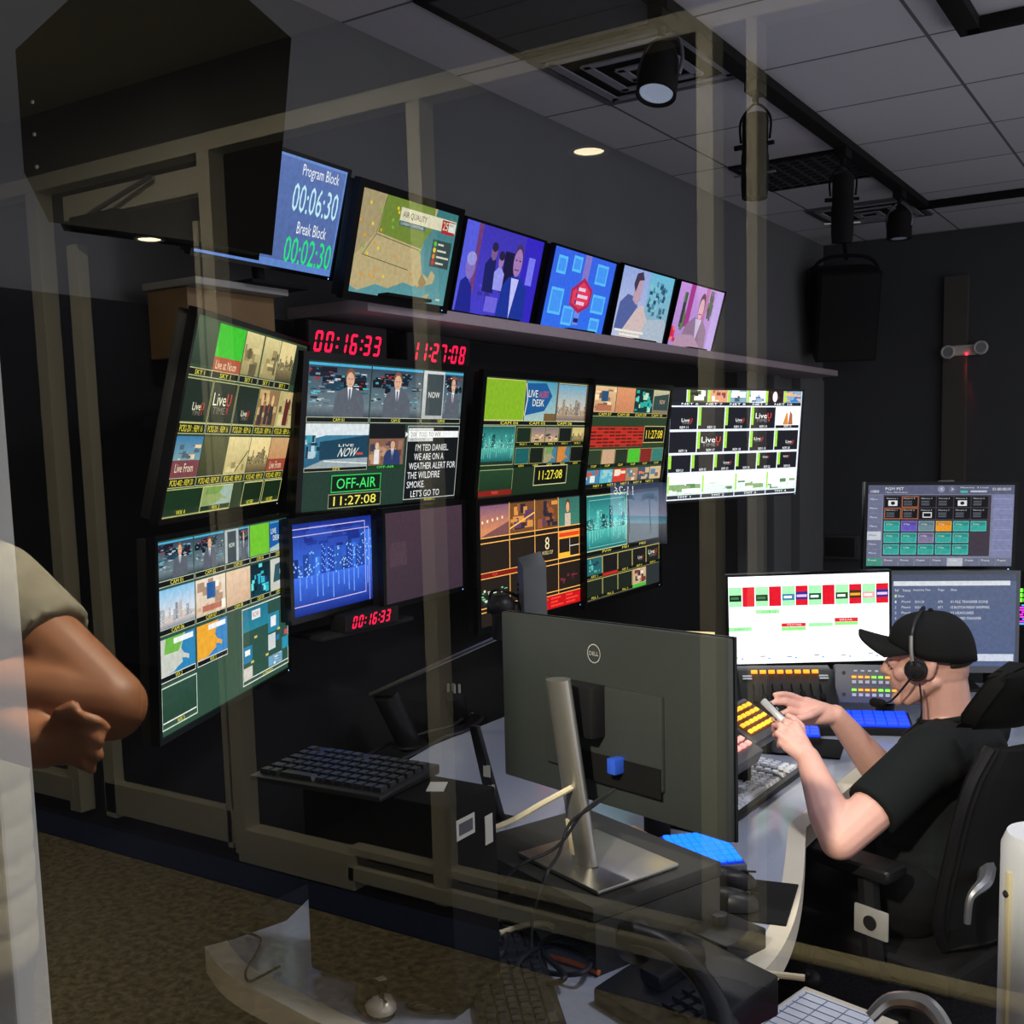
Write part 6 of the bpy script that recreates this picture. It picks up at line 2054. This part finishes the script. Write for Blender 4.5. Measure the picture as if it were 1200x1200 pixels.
tee = MB()
for k in range(9):
    u_ = k / 8
    c_ = (hipc + Vector((0, 0, .02))).lerp(NB + Vector((0, 0, -.10)) - FB * .01, u_)
    wd = .165 + .03 * math.sin(PI * min(1, u_ * .9))
    tee.ball(c_, (.128 + .018 * (1 - u_), wd, .10), 20, rot=rb)
tee.capsule(NB + Vector((0, 0, -.075)), SL + Vector((0, 0, -.012)), .078, .078).capsule(NB + Vector((0, 0, -.075)), SR + Vector((0, 0, -.005)), .078, .074)
for S_, E_, q in ((SL, EL, .66), (SR, ER, .62)):
    d_ = (E_ - S_)
    tee.cyl(S_, S_ + d_ * q, .074, .070, 24)
    tee.ball(S_, .075, 16)
tee.v = [I @ p for p in tee.v]
me = skin_mesh(tee, 'tee_shirt', .006, 6)
obj('tee_shirt', None, M_TEE, person, me=me)
nk = MB()
nn = 28
rings = []
for i in range(nn + 1):
    a = 2 * PI * i / nn
    rings.append(NB + Vector((0, 0, -.006)) + FB * .072 * math.cos(a) + LB * .074 * math.sin(a) + Vector((0, 0, -.018 * math.cos(a))))
obj('collar', nk.tube(rings, .008, sm=1), M_TEE, person, world=True)

pants = MB()
knees = []
for sgn in (1, -1):
    h0 = hipc + LB * .095 * sgn + Vector((0, 0, -.03))
    kn = hipc + FB * .44 + LB * .12 * sgn
    kn.z = .545
    ft_ = kn + FB * .06
    ft_.z = .10
    knees.append((kn, ft_))
    pants.chain([h0, h0.lerp(kn, .5), kn], [.098, .088, .068])
    pants.chain([kn, kn.lerp(ft_, .4), ft_], [.066, .062, .050])
pants.capsule(hipc + LB * .09, hipc - LB * .09, .115, .115)
pants.v = [I @ p for p in pants.v]
me = skin_mesh(pants, 'trousers', .008, 6)
obj('trousers', None, M_PANTS, person, me=me)
for kn, ft_ in knees:
    sh = MB()
    sh.capsule(Vector((ft_.x, ft_.y, .05)) - FB * .04, Vector((ft_.x, ft_.y, .045)) + FB * .13, .046, .04)
    sh.v = [Vector((p.x, p.y, max(p.z, .004))) for p in sh.v]
    obj('shoe', sh, M_BLACK, person, world=True, smooth=60)
cap = cap_on(HB, person, .92)
# hair below the cap at the nape, eyebrows, eyes
hr = MB().tube([HB @ Vector((-.020 + .0745 * math.cos(R(q)), .0625 * math.sin(R(q)), .004)) for q in range(118, 243, 12)], .0125, n=10, sm=2)
I_ = I
hr.v = [I @ p for p in hr.v]
obj('hair', None, M_HAIR, person, me=skin_mesh(hr, 'hair', .004, 5))
for y in (-1, 1):
    eb_ = MB().tube([HB @ Vector((.088, .050 * y, .020)), HB @ Vector((.101, .034 * y, .029)), HB @ Vector((.105, .014 * y, .025))], [.003, .0045, .003])
    obj('eyebrow', eb_, M_HAIR, person, world=True)
    ey = MB().ball(HB @ Vector((.083, .031 * y, .000)), .0125, 14)
    e_ = obj('eye', ey, mat('eye_white', (226, 220, 214), .25), person, world=True, smooth=60)
    ld = MB().ball(I @ (HB @ Vector((.0835, .031 * y, .0025))), (.0142, .0142, .0128), 14)
    obj('eyelid', ld, M_SKIN, e_, smooth=60)
    ir = MB().ball(I @ (HB @ Vector((.0945, .031 * y, -.006))), .0035, 10)
    obj('iris', ir, M_HAIR, e_, smooth=60)
lips = MB().tube([HB @ Vector((.080, .021, -.0585)), HB @ Vector((.0985, 0, -.0580)), HB @ Vector((.080, -.021, -.0585))], .0042)
obj('lips', lips, mat('lip_skin', (192, 134, 122), .5), person, world=True)
# headset
hp = lambda *a: HB @ Vector(a)
cup = MB()
for y in (1, -1):
    c0, c1 = hp(.022, .078 * y, -.006), hp(.022, .106 * y, -.006)
    cup.cyl(c0, c0.lerp(c1, .45), .028, .029, 24).cyl(c0.lerp(c1, .45), c1, .027, .019, 24)
hset = obj('headset', cup, M_BLACK, person, world=True, bevel=.003)
Q = lambda v: I @ v
cs_ = MB().tube([Q(hp(.022, .105, .010)), Q(hp(.026, .108, .045)), Q(hp(.026, .103, .085)), Q(hp(.020, .076, .114)), Q(hp(.012, .038, .133)), Q(hp(.010, 0, .138)), Q(hp(.012, -.038, .133)), Q(hp(.020, -.076, .114)), Q(hp(.026, -.103, .085)), Q(hp(.022, -.105, .010))], .0045)
obj('headband', cs_, M_BLACK, hset)
obj('band_slider', MB().tube([Q(hp(.0265, .1115, .022)), Q(hp(.028, .1120, .05)), Q(hp(.027, .1075, .085))], .0048), M_STEEL, hset)
obj('boom', MB().tube([Q(hp(.024, .112, -.010)), Q(hp(.05, .105, -.045)), Q(hp(.085, .085, -.085)), Q(hp(.112, .06, -.100))], .0028), M_BLACK, hset)
obj('microphone', MB().capsule(Q(hp(.112, .062, -.098)), Q(hp(.135, .045, -.100)), .010, .012), M_MATTE, hset, smooth=60)
obj('headset_cord', MB().tube([Q(hp(.012, .108, -.035)), Q(hp(.010, .108, -.085)), Q(hp(.018, .100, -.13)), Q(NB + FB * .10 + LB * .06 + Vector((0, 0, -.06)))], .0026), M_CABLE, hset)

# the device in the hands
p0, p1 = atD(898, 825, 2.735), atD(929, 856, 2.685)
ctr = (p0 + p1) / 2
ax = (p1 - p0).normalized()
side = ax.cross((EYE - ctr).normalized()).normalized()
nn_ = side.cross(ax)
DVM = Matrix(((ax.x, side.x, nn_.x, ctr.x), (ax.y, side.y, nn_.y, ctr.y), (ax.z, side.z, nn_.z, ctr.z), (0, 0, 0, 1)))
t = thing('handheld_device', 'small silver and black device held in both hands', 'device', DVM)
obj('casing', MB().box((0, 0, 0), (.112, .018, .05)), mat('device_silver', (186, 188, 192), .3, .35), t, bevel=.006)
obj('silver_trim', MB().box((-.01, -.0095, 0), (.06, .003, .032)), M_GLOSS, t, bevel=.001)
k = MB()
for i in range(4):
    k.box((-.035 + .018 * i, -.0115, .004), (.010, .003, .012))
obj('keys', k, M_GREYMETAL, t)

# ------------------------------------------------------------------ the operator's chair
CB = hipc - FB * .02
CMx = basis((CB.x, CB.y, 0), FB)          # x forward, y left, z up
t = thing('office_chair', 'black mesh office chair with headrest under the operator', 'chair', CMx)
obj('seat', MB().box((.06, 0, .405), (.50, .50, .07)), M_MATTE, t, bevel=.03, seg=3)
obj('gas_post', MB().cyl((.02, 0, .08), (.02, 0, .37), .028).cyl((.02, 0, .08), (.02, 0, .20), .04), M_BLACK, t)
bs = MB()
for k in range(5):
    a = 2 * PI * k / 5 + .3
    bs.tube([(.02, 0, .11), (.02 + .16 * math.cos(a), .16 * math.sin(a), .10), (.02 + .31 * math.cos(a), .31 * math.sin(a), .075)], [.028, .024, .018])
obj('star_base', bs, M_BLACK, t)
for k in range(5):
    a = 2 * PI * k / 5 + .3
    x, y = .02 + .31 * math.cos(a), .31 * math.sin(a)
    obj('caster', MB().cyl((x - .012 * math.sin(a), y + .012 * math.cos(a), .028), (x + .012 * math.sin(a), y - .012 * math.cos(a), .028), .028).cyl((x, y, .03), (x, y, .075), .01), M_BLACK, t)
# curved back frame with mesh
def curved_plate(x0, lean, z0, z1, half, bow, th, n=12, m=8, round_=.3):
    vs, fs = [], []
    for side_ in (0, 1):
        for j in range(m + 1):
            v_ = j / m
            z = z0 + (z1 - z0) * v_
            hw = half * (1 - round_ * abs(2 * v_ - 1) ** 4)
            for i in range(n + 1):
                q = -1 + 2 * i / n
                x = x0 - lean * v_ + bow * q * q + .03 * math.sin(PI * v_) * 0 - th * side_
                vs.append((x, q * hw, z))
    W_, T = n + 1, (m + 1) * (n + 1)
    for j in range(m):
        for i in range(n):
            a = j * W_ + i
            fs.append((a, a + 1, a + W_ + 1, a + W_))
            fs.append((T + a, T + a + W_, T + a + W_ + 1, T + a + 1))
    for j in range(m):
        for i in (0, n):
            a = j * W_ + i
            fs.append((a, a + W_, T + a + W_, T + a))
    for i in range(n):
        for j in (0, m):
            a = j * W_ + i
            fs.append((a, a + 1, T + a + 1, T + a))
    return MB().add(vs, fs)


obj('backrest', curved_plate(-.155, .10, .46, .96, .23, .05, .03), M_MATTE, t, bevel=.006, smooth=60)
rim = MB().tube([(-.17 - .10 * v + .05, .235 * (1 - .3 * abs(2 * v - 1) ** 4), .46 + .5 * v) for v in [i / 8 for i in range(9)]], .014)
rim.tube([(-.17 - .10 * v + .05, -.235 * (1 - .3 * abs(2 * v - 1) ** 4), .46 + .5 * v) for v in [i / 8 for i in range(9)]], .014)
obj('back_frame', rim, M_BLACK, t)
obj('spine', MB().tube([(-.08, 0, .38), (-.22, 0, .42), (-.29, 0, .60), (-.34, 0, .90), (-.35, 0, 1.02)], .026), M_BLACK, t)
hd = obj('headrest', curved_plate(-.185, .11, .985, 1.15, .16, .06, .03, round_=.3), M_MATTE, t, bevel=.008, smooth=60)
br = MB()
for s_ in (-1, 1):
    br.tube([(-.345, .02 * s_, .94), (-.36, .06 * s_, 1.00), (-.30, .08 * s_, 1.06), (-.235, .06 * s_, 1.08)], .014)
obj('headrest_bracket', br, M_GREYMETAL, t)
for s_, nm in ((1, 'l'), (-1, 'r')):
    yy = .285 * s_
    ar = obj('armrest', MB().box((.10, yy, .655), (.34, .085, .035)), M_BLACK, t, bevel=.014, seg=3)
    obj('armrest_cap', MB().box((.225, yy, .672), (.08, .074, .006)), mat('pale_arm_cap', (158, 162, 172), .45), ar, bevel=.003)
    obj('arm_post', MB().tube([(.0, yy * .80, .37), (-.01, yy, .42), (.01, yy, .64)], .026), M_BLACK, ar)
    pt_ = obj('adjuster_plate', MB().box((-.02, yy + .03 * s_, .535), (.09, .008, .07)), mat('plate_silver', (150, 149, 146), .4, .2), ar, bevel=.004)
    obj('adjuster_knob', MB().lathe([(0, 0), (.017, 0), (.017, .006), (0, .006)], M=Matrix.Translation((-.02, yy + .032 * s_, .535)) @ Matrix.Rotation(R(-90 * s_), 4, 'X')), M_CABLE, ar) if True else None
obj('tilt_lever', MB().tube([(-.20, .13, .67), (-.228, .19, .66), (-.22, .235, .635), (-.216, .24, .575)], [.022, .017, .009, .008]), M_GREYMETAL, t)

# second chair and a red cushion at the bottom edge
p = atD(1072, 1190, 1.75)
t = thing('spare_chair', 'empty chair with a curved metal back and red seat at the bottom edge', 'chair', along((p.x, p.y, 0), (.9, -.3, 0)))
hz = p.z
obj('back_rail', MB().tube([(-.07, -.02, hz - .025), (-.05, .01, hz + .002), (0, .03, hz + .008), (.05, .01, hz - .008), (.085, -.03, hz - .04)], [.010, .013, .015, .013, .010]), M_STEEL, t)
obj('seat', MB().box((-.03, -.12, hz - .11), (.30, .26, .05)), mat('red_fabric', (120, 26, 34), .9, var=.15, scale=200), t, bevel=.015, seg=3)
for x in (-.16, .10):
    for y in (-.23, -.01):
        obj('leg', MB().cyl((x, y, 0), (x, y, hz - .13), .012), M_STEEL, t)

# pale rounded post at the right edge
p = atD(1196, 1080, 1.62)
t = thing('white_post', 'pale rounded post with a cream slot at the right edge of the picture', 'post', (p.x + .03, p.y, 0))
zt = atD(1196, 968, 1.62).z
obj('post_body', MB().lathe([(0, 0), (.06, 0), (.06, zt - .02), (.052, zt), (0, zt)], n=32), mat('post_paint', (196, 200, 208), .5, var=.03), t)
obj('slot', MB().box((-.038, -.042, zt - .36), (.016, .012, .62), rz=.7), M_CREAM, t, bevel=.004)
for dz in (.085, .31):
    obj('screw', MB().ball((-.044, -.046, zt - dz), .006, 8), M_CABLE, t)

# ---- the visitor in the corridor, seen only as a reflection in the pane
VX = lambda px, py, d: mirrored(atD(px, py, d))
S0 = VX(-18, 700, 1.40)
E0 = VX(128, 826, 1.34)
base = Vector((S0.x - .23, S0.y - .03, 0))
vis = thing('person', 'person with folded bare arms and grey tee mirrored in the pane at the left', 'person', base)
IV = _inv[vis.name]
FV = Vector((.15, 1, 0)).normalized()
LV = Vector((0, 0, 1)).cross(FV)         # his left, -x
zsh = S0.z
vb = MB()
HV = basis(Vector((base.x, base.y + .03, zsh + .22)), FV)
head_shapes(vb, HV, 1.0)
vb.capsule(HV @ Vector((-.03, 0, -.05)), Vector((base.x, base.y, zsh + .02)), .055, .064)
S1 = base + LV * .19
S1.z = zsh
E1 = E0 + LV * .46 + Vector((0, .03, .02))
W0 = VX(-45, 800, 1.30)
W1 = VX(48, 872, 1.26)
vb.chain([S0, S0.lerp(E0, .5), E0], [.058, .054, .046])
vb.chain([E0, E0.lerp(W0, .35), W0], [.046, .046, .03])
vb.chain([S1, S1.lerp(E1, .5), E1], [.058, .054, .046])
vb.chain([E1, E1.lerp(W1, .35), W1], [.046, .046, .03])
vb.capsule(Vector((base.x, base.y, zsh - .03)), S0, .07, .05).capsule(Vector((base.x, base.y, zsh - .03)), S1, .07, .05)
KV = [VX(80, 850, 1.25), VX(84, 862, 1.245), VX(84, 873, 1.245), VX(78, 884, 1.25)]
for k in KV:
    vb.capsule(W1, k, .026, .014)
finger(vb, [KV[0], VX(100, 842, 1.22), VX(114, 845, 1.225), VX(124, 853, 1.235)])
finger(vb, [KV[1], VX(104, 862, 1.222), VX(118, 868, 1.225)])
finger(vb, [KV[2], VX(103, 879, 1.222), VX(116, 886, 1.225)])
finger(vb, [KV[3], VX(95, 895, 1.228), VX(108, 901, 1.23)], .0085, .007)
finger(vb, [W1.lerp(KV[0], .4), VX(72, 836, 1.225), VX(86, 828, 1.225)], .012, .0085)
K3 = [W0 + LV * .07 + Vector((0, .02, .02 - .015 * i)) for i in range(4)]
for i, k in enumerate(K3):
    vb.capsule(W0, k, .026, .014)
    finger(vb, [k, k + LV * .04 + Vector((0, .01, -.01)), k + LV * .065 + Vector((0, -.005, -.03))])
finger(vb, [W0.lerp(K3[0], .4), W0 + LV * .05 + Vector((0, .03, .05)), W0 + LV * .075 + Vector((0, .03, .055))], .012, .0085)
vb.v = [IV @ p for p in vb.v]
obj('body', None, M_SKIN2, vis, me=skin_mesh(vb, 'visitor_body', .005, 4))
vt_ = MB()
rv = basis((0, 0, 0), FV).to_3x3()
for k in range(9):
    u_ = k / 8
    vt_.ball((base.x, base.y, .95 + (zsh - .10 - .95) * u_), (.115, .15 + .02 * u_, .10), 18, rot=rv)
for S_, E_ in ((S0, E0), (S1, E1)):
    vt_.cyl(S_, S_.lerp(E_, .50), .078, .070, 24).ball(S_, .078, 16).capsule(Vector((base.x, base.y, zsh - .04)), S_, .085, .078)
vt_.v = [IV @ p for p in vt_.v]
obj('tee_shirt', None, mat('heather_grey_cotton', (128, 124, 108), .9, var=.45, scale=55, bump=.3), vis, me=skin_mesh(vt_, 'visitor_tee', .007, 6))
vp = MB()
for s_ in (1, -1):
    h0 = Vector((base.x, base.y, .92)) + LV * (.08 * s_ + .05)
    f0 = Vector((base.x, base.y, .10)) + LV * (.10 * s_ + .06)
    vp.chain([h0, h0.lerp(f0, .5), f0], [.10, .075, .055])
    sh = MB().capsule(Vector((f0.x, f0.y, .05)) - FV * .05, Vector((f0.x, f0.y, .045)) + FV * .14, .046, .04)
    sh.v = [Vector((p.x, p.y, max(p.z, .004))) for p in sh.v]
    obj('shoe', sh, M_BLACK, vis, world=True, smooth=60)
vp.capsule(Vector((base.x, base.y, .93)) + LV * .10, Vector((base.x, base.y, .93)) - LV * .03, .12, .11)
vp.v = [IV @ p for p in vp.v]
obj('trousers', None, mat('navy_trousers', (34, 38, 56), .9), vis, me=skin_mesh(vp, 'visitor_trousers', .01, 6))
vh = MB()
for k in range(14):
    a = R(60 + 240 * k / 13)
    for z, q in ((.03, 1), (.075, .86), (.11, .5)):
        vh.ball(HV @ Vector((-.012 + .094 * q * math.cos(a), .076 * q * math.sin(a), z)), .024, 10)
vh.ball(HV @ Vector((-.01, 0, .115)), (.07, .055, .022), 12)
vh.v = [IV @ p for p in vh.v]
obj('hair', None, M_HAIR, vis, me=skin_mesh(vh, 'visitor_hair', .006, 5))
for y in (-1, 1):
    e_ = obj('eye', MB().ball(HV @ Vector((.084, .031 * y, .002)), .0125, 14), _mats['eye_white'], vis, world=True, smooth=60)
    obj('iris', MB().ball(IV @ (HV @ Vector((.0945, .031 * y, .002))), .004, 10), M_HAIR, e_, smooth=60)
